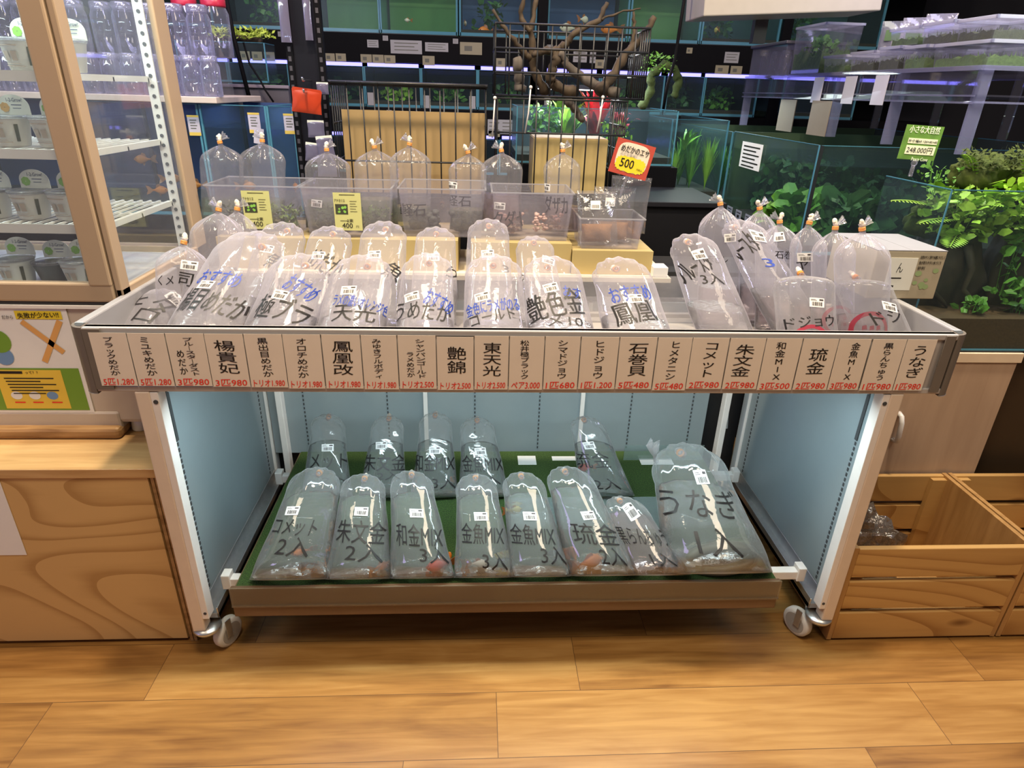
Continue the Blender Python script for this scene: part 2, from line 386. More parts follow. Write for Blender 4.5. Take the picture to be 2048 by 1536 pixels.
# lower deck
M_deck = wood('deck_wood', (.185, .105, .055), (.12, .065, .032), 'X', 7)
dk = obj('lower_deck', MB().box(-.645, .592, .010, .590, .176, .205), M_deck, stand)
obj('deck_edge', MB().box(-.650, .597, .000, .0105, .132, .213), M_deck, dk, bevel=.0015)
obj('price_rail', MB().box(-.650, .597, -.004, -.0005, .164, .216).box(-.650, .597, -.006, -.0005, .164, .168),
    clear('rail_plastic', haze=.42, gloss=.03, fres=.2, hazecol=(.42, .34, .23)), dk, label='clear plastic price rail strip')
# tray
obj('tray_floor', MB().box(-.832, .835, .018, TYB-.015, .696, .703), M_alu, stand)
obj('front_rail', MB().box(-.815, .822, .004, .018, ZT0, ZT1).box(-.815, .822, .000, .020, ZT1-.012, ZT1).box(-.815, .822, .000, .020, ZT0, ZT0+.012), M_alu, stand, bevel=.002)
obj('back_rail', MB().box(-.815, .822, TYB-.018, TYB, ZT0, ZT0+.020), M_alu, stand, bevel=.002)
obj('back_strip', MB().box(-.815, .822, TYB-.006, TYB-.0035, ZT0+.020, ZT1-.012), clear('strip_clear', haze=.22, gloss=.08, fres=.4), stand, label='clear plastic strip along the tray back')
for sx in (-1, 1):
    xo = -.842 if sx < 0 else .848
    obj('side_rail', MB().box(min(xo, xo-.018*sx), max(xo, xo-.018*sx), .026, TYB-.025, ZT0, ZT1), mat('rail_grey', (.40, .40, .42), .38, metal=.2, noise=.02), stand, bevel=.003)
    for yy, s2 in ((.026, -1), (TYB-.026, 1)):
        cx, r = xo-.027*sx, .027
        cp = MB(); n = 10; pts = []
        for k in range(n+1):
            q = PI/2*k/n; pts.append((cx+sx*r*math.cos(q), yy+s2*r*math.sin(q)))
        poly = [(cx, yy)]+pts
        vs = [(x, y, ZT0-.004) for x, y in poly]+[(x, y, ZT1) for x, y in poly]; m_ = len(poly)
        cp.add(vs, [tuple(range(m_)), tuple(range(m_, 2*m_))]+[(i, (i+1) % m_, (i+1) % m_+m_, i+m_) for i in range(m_)])
        cc = obj('corner_cap', cp, M_corner, stand, bevel=.001)
        # flat dark face painted for the shade in the hollow centre
        vs = [(cx+sx*.7*r*math.cos(PI/2*k/n)+sx*.002, yy+s2*.7*r*math.sin(PI/2*k/n)+s2*.002, ZT1+.0006) for k in range(n+1)]+[(cx+sx*.003, yy+s2*.003, ZT1+.0006)]
        obj('cap_socket', MB().add(vs, [tuple(range(len(vs)))]), M_slot, cc)
for x0, x1 in ((-.8135, -.782), (.796, .815)): obj('end_cover', MB().box(x0, x1, -.0032, -.0002, ZT0+.006, ZT1-.002), M_corner, stand, label='dark grey end cover of the tray front')
# tube lamp under the tray front
lamp = thing('tube_lamp', 'slim cool white tube lamp fixed under the tray front', 'lamp', (0, .05, .684))
obj('lamp_body', MB().box(-.66, .66, .038, .062, .684, .694), M_white, lamp, bevel=.002)
obj('tube', MB().tube([(-.64, .05, .680), (.64, .05, .680)], .006, 12), emis('tube_light', (.82, .96, 1.0), 7.0), lamp, smooth=True)
# turf mat
def turf_mat():
    m, n, l, b = _new('turf'); b.inputs['Roughness'].default_value = .9
    tc = n.new('ShaderNodeTexCoord'); nz = n.new('ShaderNodeTexNoise'); nz.inputs['Scale'].default_value = 380; nz.inputs['Detail'].default_value = 3
    l.new(tc.outputs['Object'], nz.inputs['Vector'])
    cr = n.new('ShaderNodeValToRGB'); cr.color_ramp.elements[0].color = (.008, .024, .004, 1); cr.color_ramp.elements[0].position = .35
    cr.color_ramp.elements[1].color = (.070, .145, .020, 1); cr.color_ramp.elements[1].position = .7
    l.new(nz.outputs['Fac'], cr.inputs[0]); l.new(cr.outputs[0], b.inputs['Base Color'])
    bp_ = n.new('ShaderNodeBump'); bp_.inputs['Strength'].default_value = .8; bp_.inputs['Distance'].default_value = .004
    l.new(nz.outputs['Fac'], bp_.inputs['Height']); l.new(bp_.outputs[0], b.inputs['Normal'])
    return m
tm = obj('turf_mat', MB().box(-.640, .590, .012, .588, .205, .2105), turf_mat()); tag(tm, 'green artificial turf mat lying on the lower deck of the stand', 'mat')
# folded clear sheet and white taped cards lying on the turf
M_paper = mat('white_paper', (.82, .82, .82), .6, noise=.02)
for q, (x, y, w, d, lb) in enumerate(((.045, .535, .055, .05, 'small white card on the turf nearest the middle of the back panel'), (.165, .545, .085, .024, 'white paper strip at the turf back edge, behind the 琉金 bag'),
                       (.44, .525, .10, .034, 'white paper strip at the turf back edge, beside the big eel bag'), (-.008, .275, .042, .034, 'blank white card on the turf between the front bags'))):
    tag(obj('paper_card', MB().box(x-w/2, x+w/2, y-d/2, y+d/2, .2105, .2112), M_paper), lb, 'card')
cs = obj('plastic_sheet', MB().box(-.02, .585, .20, .34, .2116, .2122), clear('sheet_clear', haze=.30, gloss=.05, hazecol=(.55, .72, .70)))
tag(cs, 'thin clear plastic sheet lying across the turf behind the front bags', 'sheet')
cs = obj('price_strip', MB().box(.34, .585, .535, .5365, .2107, .262), clear('sheet_clear')); tag(cs, 'clear plastic strip standing at the back right of the turf', 'strip')
# white cable behind
pts = [(.705, .56, .69), (.668, .585, .62), (.655, .590, .52), (.652, .588, .42), (.660, .575, .30)]
tag(obj('power_cable', MB().tube(pts, .005, 8).tube([(.66, .5, .62), (.70, .52, .66), (.72, .54, .69)], .003, 6), M_white, smooth=True), 'white power cable hanging inside the stand at the back right', 'cable')

# ================================================================ PRICE CARDS
def pcard_mat():
    m, n, l, b = _new('kraft_card'); b.inputs['Roughness'].default_value = .33
    tc = n.new('ShaderNodeTexCoord'); nz = n.new('ShaderNodeTexNoise'); nz.inputs['Scale'].default_value = 22
    l.new(tc.outputs['Object'], nz.inputs['Vector'])
    mx = n.new('ShaderNodeMix'); mx.data_type = 'RGBA'; mx.inputs[6].default_value = (.76, .67, .57, 1); mx.inputs[7].default_value = (.84, .75, .65, 1)
    l.new(nz.outputs['Fac'], mx.inputs[0]); l.new(mx.outputs[2], b.inputs['Base Color']); return m
M_card = pcard_mat(); M_ink = mat('black_ink', (.012, .010, .010), .45, noise=0); M_red = mat('red_ink', (.88, .035, .02), .5, noise=0); M_blue = mat('blue_ink', (.02, .06, .42), .45, noise=0)
CARDS = [(-0.803, -0.736, 0.708, 0.826, 'ブラックめだか', '', '5匹1.280'),
 (-0.736, -0.669, 0.708, 0.826, 'ミユキめだか', '', '5匹1.280'),
 (-0.6695, -0.6005, 0.708, 0.825, 'ブルースターダスト', 'めだか', '3匹980'),
 (-0.601, -0.531, 0.707, 0.823, '楊貴妃', '', '3匹980'),
 (-0.5315, -0.462, 0.706, 0.823, '黒出目めだか', '', 'トリオ1.980'),
 (-0.4625, -0.393, 0.704, 0.822, 'オロチめだか', '', 'トリオ1.980'),
 (-0.393, -0.3215, 0.704, 0.82, '鳳凰改', '', 'トリオ1.980'),
 (-0.3215, -0.255, 0.703, 0.82, 'みゆきフルボディ', '', 'トリオ1.980'),
 (-0.255, -0.1835, 0.704, 0.82, 'シャンパンゴールド', 'ラメめだか', 'トリオ2.500'),
 (-0.1835, -0.1135, 0.702, 0.814, '艶錦', '', 'トリオ2.500'),
 (-0.1135, -0.048, 0.703, 0.817, '東天光', '', 'トリオ2.500'),
 (-0.048, 0.0185, 0.703, 0.82, '松井極ブラック', '', 'ペア3.000'),
 (0.0185, 0.086, 0.704, 0.818, 'シマドジョウ', '', '1匹680'),
 (0.086, 0.159, 0.705, 0.818, 'ヒドジョウ', '', '1匹1.200'),
 (0.159, 0.2315, 0.705, 0.819, '石巻貝', '', '5匹480'),
 (0.2315, 0.2985, 0.703, 0.818, 'ヒメタニシ', '', '5匹480'),
 (0.298, 0.37, 0.706, 0.819, 'コメット', '', '2匹980'),
 (0.37, 0.4405, 0.706, 0.819, '朱文金', '', '2匹980'),
 (0.4405, 0.512, 0.704, 0.82, '和金MIX', '', '3匹500'),
 (0.512, 0.583, 0.705, 0.82, '琉金', '', '2匹980'),
 (0.583, 0.6475, 0.705, 0.819, '金魚MIX', '', '3匹980'),
 (0.6485, 0.7175, 0.704, 0.818, '黒らんちゅう', '', '1匹980'),
 (0.7175, 0.779, 0.704, 0.817, 'うなぎ', '', '1匹980')]
for i, (xa, xb, z0, z1, name, small, price) in enumerate(CARDS):
    z1 = min(z1-.004, .8125)
    yb = -.0036-(.0006 if i % 2 else 0)
    xc = (xa+xb)/2; w = xb-xa
    t = thing('price_card', 'beige price card reading %s with red price %s' % (name.replace('\n', ''), price), 'price card', (xc, yb, z0), 'handwritten price cards along the tray front')
    obj('card', MB().box(xa+.0011, xb-.0011, yb-.0004, yb, z0, z1), M_card, t)
    mb = MB(); H = z1-z0
    jit = random.uniform(-.004, .004)
    n = len(name); body = '\n'.join('｜' if c == 'ー' else c for c in name)
    cw = {1: .5, 2: .5, 3: .52, 4: .34}.get(n, .27)*w; chh = {2: .50, 3: .62, 4: .66}.get(n, .72)*H
    if n > 6: cw = .25*w
    cx = xc+jit + (.13*w if small else 0)
    put_text(mb, body, (cx, yb-.0008, z0+H*.57), (1, 0, random.uniform(-.05, .05)), (0, 0, 1), cw, chh, bold=.018 if n > 4 else .012, shear=random.uniform(-.05, .05))
    if small:
        put_text(mb, '\n'.join(small), (cx-.27*w, yb-.0008, z0+H*.46), (1, 0, 0), (0, 0, 1), .20*w, .46*H, bold=.02)
    obj('name_writing', mb, M_ink, t, label='black brush-pen writing')
    mb = MB(); put_text(mb, price, (xc, yb-.0008, z0+H*.085), (1, 0, .02), (0, 0, 1), .82*w, .13*H, bold=.02, shear=.06)
    obj('price_writing', mb, M_red, t, label='red handwritten price')

# ================================================================ FISH BAGS
FILM = clear('bag_film', tint=(.99, .99, 1), haze=.21, edge=.36, gloss=.032, fres=.24, rough=.05, crinkle=.13, cscale=20, hazecol=(.90, .87, .96))
FILM_L = clear('bag_film_low', tint=(1, 1, 1), haze=.115, edge=.48, gloss=.085, fres=.32, rough=.035, crinkle=.07, cscale=16, hazecol=(.97, .99, 1))
TAILF = clear('film_tail', haze=.38, gloss=.14, fres=.4, rough=.12, crinkle=.5, cscale=60)
FILM_S = clear('bag_film_crisp', tint=(.99, .99, 1), haze=.11, edge=.35, gloss=.07, fres=.3, hazecol=(.96, .95, .97), rough=.06, crinkle=.12, cscale=18)
WATER = water_mat('bag_water', (.985, .99, .99), refr=.22, haze=.07, hazecol=(.88, .87, .95))
WATER_L = water_mat('bag_water_cool', (.985, 1, .995), refr=.40, haze=.05, hazecol=(.84, .95, .93))
WATER_P = water_mat('bag_water_pink', (.97, .90, .90), refr=.12, haze=.07, hazecol=(.85, .65, .66))
WATER_G = water_mat('bag_water_green', (.92, .96, .85), refr=.12, haze=.12, hazecol=(.45, .48, .30))
M_knot = mat('knot_white', (.78, .70, .58), .5, noise=.1)
M_band = mat('rubber_orange', (.78, .30, .06), .45)
M_lab = mat('sticker_white', (.84, .83, .82), .5, noise=.01)
M_bar = mat('barcode_ink', (.06, .05, .05), .6, noise=0)
M_redp = clear('red_bag_print', tint=(.95, .35, .42), haze=.55, hazecol=(.80, .08, .14), gloss=.03, fres=.3)
class Bag:
    """a water bag: rings of film from a soft seam up to a gathered neck, leaning, resting on its base"""
    def __init__(s, b, a, r, L, W, T, style, w, seed):
        s.b = Vector(b); s.lean = math.radians(a); s.sk = math.tan(math.radians(r)); s.L, s.W, s.T, s.style, s.wl = L, W, T, style, w
        s.rng = random.Random(seed); s.ph = s.rng.uniform(0, 6); s.n1 = s.rng.choice((9, 10, 11, 12)); s.asy = s.rng.uniform(-.5, .5)
        s.back = style in ('front', 'second', 'lowback', 'lowfront')
        s.hs = .90 if style == 'square' else (1-min(.42, .80*W/L) if s.back else .80)
    def sec(s, h):
        W, T = s.W, s.T
        low = min(1, h/.14)
        if s.back:
            w = W*(1.06-.04*math.sin(PI*min(1, h/.3))-.15*min(1, h/.8)**1.3)
            if s.style in ('lowfront', 'lowback'): w = W*(1.15-.36*min(1, h/.75)**.9)
        else: w = W*(1.02-.05*math.sin(PI*min(1, h/.9)) if h < .9 else .97)
        t = T*(.50+.50*math.sin(PI/2*low))*(1-(.62 if s.style[:3] == 'low' else .30 if s.back else .18)*max(0, h-.15))
        if s.style[:3] == 'low': t *= 1.18
        return w, t
    def P(s, h, th, push=0.0):
        """local point (bag frame) on the film"""
        ww, tt = s.sec(min(h, s.hs)); L = s.L
        c, q = math.cos(th), math.sin(th)
        if h <= s.hs:
            k = 1+.012*math.sin(3*th+s.ph+h*9)+.008*math.sin(7*th+s.ph*2+h*17)
            x, y, z = ww*k*c, tt*k*q, h*L
        else:
            u = (h-s.hs)/(1-s.hs)
            if s.back:
                # dome whose gathered neck turns over to the back
                f = (1-u**2.1)**.55*.95+.05; a = u*1.40
                pl = 1+.13*math.sin(s.n1*th+s.ph)*u*(1.15-u)*1.6
                R = L*(1-s.hs)
                y1 = tt*f*pl*q
                x = ww*f*pl*c+s.asy*s.W*.12*u
                y = tt*.62*(1-math.cos(a))+y1*math.cos(a*.85)
                z = L*s.hs+R*.86*math.sin(a)-y1*math.sin(a*.85)
            else:
                if s.style == 'square': f = (1-.92*u**2.2); yo = tt*.3*u; fl = 1-.6*u
                else: f = (1-u**1.5)**.85*.93+.07; yo = 0; fl = 1
                z = L*s.hs+L*(1-s.hs)*u
                pl = 1+.16*math.sin(s.n1*th+s.ph)*math.sin(PI*min(1, u*1.05))*(.4+u)
                x, y = ww*f*pl*c+s.asy*s.W*.12*u, tt*f*pl*fl*q+yo
        if push: 
            n = Vector((c/ww, q/tt)).normalized(); x += n.x*push; y += n.y*push
        return Vector((x, y, z))
    def Wd(s, p, floor=0.0):
        """bag frame -> offsets from the base in world axes; the part that would sink is pressed flat on what carries it"""
        ca, sa = math.cos(s.lean), math.sin(s.lean)
        x = p.x+s.sk*p.z; y = p.y*ca+p.z*sa; z = p.z*ca-p.y*sa
        z += s.T*sa*.20
        if z < floor+.010: z = floor+.010*math.exp((z-floor-.010)/.010)
        return Vector((x, y, z))+s.b
    def body(s, name, mats, root, h0=0.0, h1=1.0, rows=30, n=44, push=0.0, floor=.0008, cut=None):
        mb = MB(); vs = []; fs = []
        hs = [h0+(h1-h0)*i/rows for i in range(rows+1)]
        for h in hs:
            for k in range(n): vs.append(s.Wd(s.P(h, 2*PI*k/n, push), floor))
        for i in range(rows):
            for k in range(n):
                k2 = (k+1) % n; fs.append((i*n+k, i*n+k2, (i+1)*n+k2, (i+1)*n+k))
        fs.append(tuple(reversed(range(n))))
        fs.append(tuple(range(rows*n, rows*n+n)))
        mb.add(vs, fs)
        off = wpos(root); me = mb.mesh(name, mats, off, True)
        if cut is not None:
            bm = bmesh.new(); bm.from_mesh(me)
            g = bm.verts[:]+bm.edges[:]+bm.faces[:]
            r = bmesh.ops.bisect_plane(bm, geom=g, plane_co=(0, 0, cut-off.z), plane_no=(0, 0, 1), clear_outer=True)
            ed = [e for e in r['geom_cut'] if isinstance(e, bmesh.types.BMEdge)]
            if ed: 
                ff = bmesh.ops.holes_fill(bm, edges=ed)
                for f_ in ff.get('faces', []): f_.smooth = False
            bm.normal_update(); bm.to_mesh(me); bm.free()
        return obj(name, me, mats, root)
    def face(s, x, z, push):
        """front of the film seen square on: (x across, z along the bag) -> world"""
        h = min(max(z/s.L, .01), .995)
        if h <= s.hs: ww, tt = s.sec(h)
        else:
            u = (h-s.hs)/(1-s.hs); ww, tt = s.sec(s.hs); k = max(.2, math.sqrt(1-u*u*.9)); ww *= k; tt *= k
        q = max(-.97, min(.97, x/ww)); th = -math.acos(q)
        return s.Wd(s.P(h, th, push), .001)
    def write(s, mb, body, x, z, w, hgt, rot=0, mi=0, bold=.02, push=.0012):
        vs, fs, asp = text_shape(body, 0.0)
        if not vs: return
        if bold:
            for dx, dz in ((-bold, -bold*.4), (bold, bold*.4)): s.write(mb, body, x+dx*hgt*.5, z+dz*hgt*.5, w, hgt, rot, mi, 0, push+(.00025 if dx > 0 else 0))
            return
        # subdivide long straight strokes so the ink hugs the film
        c, q = math.cos(math.radians(rot)), math.sin(math.radians(rot))
        bm = bmesh.new(); V = [bm.verts.new((vx*w, vy*hgt, 0)) for vx, vy in vs]
        for f in fs:
            try: bm.faces.new([V[i] for i in f])
            except ValueError: pass
        for _ in range(2):
            ed = [e for e in bm.edges if e.calc_length() > .006]
            if ed: bmesh.ops.subdivide_edges(bm, edges=ed, cuts=1)
        bm.verts.index_update()
        mb.add([s.face(x+v.co.x*c-v.co.y*q, z+v.co.x*q+v.co.y*c, push) for v in bm.verts], [tuple(v.index for v in f.verts) for f in bm.faces], mi)
        bm.free()
    def sticker(s, root, x, z, rot, w=.030, hgt=.019):
        c, q = math.cos(math.radians(rot)), math.sin(math.radians(rot))
        def pt(u, v, p): return s.face(x+u*w*c-v*hgt*q, z+u*w*q+v*hgt*c, p)
        mb = MB(); nx, ny = 6, 2
        vs = [pt(i/nx-.5, j/ny-.5, .0016) for j in range(ny+1) for i in range(nx+1)]
        mb.add(vs, [(j*(nx+1)+i, j*(nx+1)+i+1, (j+1)*(nx+1)+i+1, (j+1)*(nx+1)+i) for j in range(ny) for i in range(nx)])
        rg = random.Random(3); u = -.34
        while u < .36:
            bw = rg.choice((.012, .02, .034)); mb.add([pt(u, -.36, .0021), pt(u+bw, -.36, .0021), pt(u+bw, .06, .0021), pt(u, .06, .0021)], [(0, 1, 2, 3)], 1); u += bw+rg.choice((.014, .022, .03))
        for u0, u1, v0, v1 in ((-.42, -.1, .30, .34), (-.42, -.02, .20, .235), (.14, .42, .22, .38)):
            mb.add([pt(u0, v0, .0021), pt(u1, v0, .0021), pt(u1, v1, .0021), pt(u0, v1, .0021)], [(0, 1, 2, 3)], 1)
        obj('price_sticker', mb, [M_lab, M_bar], root, label='white barcode price sticker')
def build_bag(i, d, label, group, water, film=None, tail='hidden'):
    style = {'left': 'upright', 'tub': 'upright'}.get(d['s'], d['s'])
    bg = Bag(d['b'], d['a'], d['r'], d['L'], d['W'], d['W']*(.64 if style == 'upright' else .70), style, d['w'], 100+i)
    t = thing('fish_bag', label, 'fish bag', d['b'], group)
    bg.body('bag_film', film or (FILM_S if style == 'square' else FILM_L if style[:3] == 'low' else FILM), t)
    # water surface level, in world z
    lv = bg.Wd(Vector((0, 0, d['w']*bg.L))).z
    bg.body('water', water, t, .015, .97, 26, 40, -.0016, .0022, cut=lv)
    if 'lab' in d: bg.sticker(t, *d['lab'])
    mb = MB(); mats = [M_ink, M_blue]; col = set()
    for (tx, x, z, w, h, c, rot) in d['t']:
        bg.write(mb, tx, x, z, w, h, rot, 1 if c == 'b' else 0, bold=0 if d['s'].startswith('low') else .022); col.add(c)
    if mb.v: obj('marker_writing', mb, mats, t, label='handwritten marker lettering')
    # neck: rubber band, knot and loose film tail
    top = bg.P(1.0, 0); cen = (bg.P(1.0, 0)+bg.P(1.0, PI))/2
    up = Vector((0, .75, .45)) if bg.back else Vector((bg.rng.uniform(-.25, .25), 0, 1))
    if style == 'square': up = Vector((0, .8, .9))
    up = up.normalized(); c0 = bg.Wd(cen)
    ax = Matrix.Rotation(-bg.lean, 3, 'X') @ up
    ax = (ax+Vector((bg.sk*.5, 0, 0))).normalized(); Q = Vector((0, 0, 1)).rotation_difference(ax).to_matrix()
    sc = .88 if not bg.back else .8
    r0 = max(.0062, bg.W*.09)
    obj('neck', MB().lathe([(r0*1.15, -.004), (r0*.85, .004), (r0*.8, .010), (r0*1.1, .017)], 14, c0, M=Q), FILM, t, smooth=True)
    rb = MB()
    for dz in (.004, .0065, .009): rb.lathe([(r0*.86+.0016*math.cos(q), dz+.0016*math.sin(q)) for q in [2*PI*k/8 for k in range(9)]], 14, c0, M=Q, caps=False)
    obj('rubber_band', rb, M_band, t, smooth=True)
    kn = MB(); rg = bg.rng
    kp = c0+ax*(.019*sc)+Vector((rg.uniform(-.003, .003), 0, 0))
    kx = Matrix.Rotation(rg.uniform(-.5, .5), 3, 'Y') @ Matrix.Rotation(rg.uniform(-.3, .3), 3, 'X') @ Q
    prof = [(.0015, -.004), (.0045*sc, -.001), (.0058*sc, .003), (.0052*sc, .006), (.0060*sc, .010), (.0040*sc, .014), (.0012, .0155)]
    kn.lathe([(r_*rg.uniform(.85, 1.2), z_) for r_, z_ in prof], 9, kp-ax*.004, M=kx)
    kn.ball(kp+kx @ Vector((rg.choice((-1, 1))*.0035, -.001, .004)), .0042*sc, 6)
    obj('knot', kn, M_knot, t, smooth=True)
    if tail == 'fan':
        fn = MB(); sg = rg.choice((-1, 1)); m_ = 8
        d1 = (ax*.7+Vector((sg*.9, .1, 0))).normalized(); d2 = d1.cross(Vector((0, 1, 0))).normalized()
        vs = []
        for k in range(m_+1):
            u = k/m_*2-1
            vs.append(c0+ax*.010+Vector((0, .002*math.sin(k*2.6), 0))); vs.append(c0+ax*.010+d1*(.024+.003*math.sin(k*3.1))+d2*(u*.012)+Vector((0, .005*math.sin(k*2.6+1), 0)))
        fn.add(vs, [(2*k, 2*k+2, 2*k+3, 2*k+1) for k in range(m_)])
        obj('film_tail', fn, TAILF, t)
    if i == 39:
        tw = MB(); a0 = bg.Wd(bg.P(.90, PI*.93)); m_ = 9; vs = []
        for k in range(m_+1):
            u = k/m_; q = u*2*PI
            for l, r_ in ((0, .010), (.020, .008), (.034, .016), (.058, .024)):
                vs.append(a0+Vector((-.25*l+r_*math.cos(q)*(.55+.3*math.sin(3*q)), -.1*l+r_*.5*math.sin(q), l*(1+.18*math.sin(4*q)))))
        tw.add(vs, [(4*k+j, 4*k+4+j, 4*k+5+j, 4*k+1+j) for k in range(m_) for j in range(3)])
        obj('film_tail', tw, TAILF, t, label='twisted bag end sticking up at the left')
    if d.get('red'):
        rd = MB(); xc, zc, rr = (-.012, bg.L*.26, bg.W*.62) if style == 'square' else (0, bg.L*.28, bg.W*.72)
        N = 28; vs = []
        for k in range(N+1):
            q = 2*PI*k/N
            for f in (1.0, .80): vs.append(bg.face(xc+rr*f*math.cos(q), zc+rr*f*math.sin(q), .0009))
        rd.add(vs, [(2*k, 2*k+2, 2*k+3, 2*k+1) for k in range(N)])
        for xx in (-.45, -.1, .25):
            for zz in (-.35, .05):
                w_ = rr*.24; vs = [bg.face(xc+rr*xx+a_*w_, zc+rr*zz+b_*w_, .0009) for a_, b_ in ((0, 0), (1, .2), (.9, 1.1), (.1, .9))]; rd.add(vs, [(0, 1, 2, 3)])
        obj('red_print', rd, M_redp, t, label='red round shop print on the film')
    return t, bg
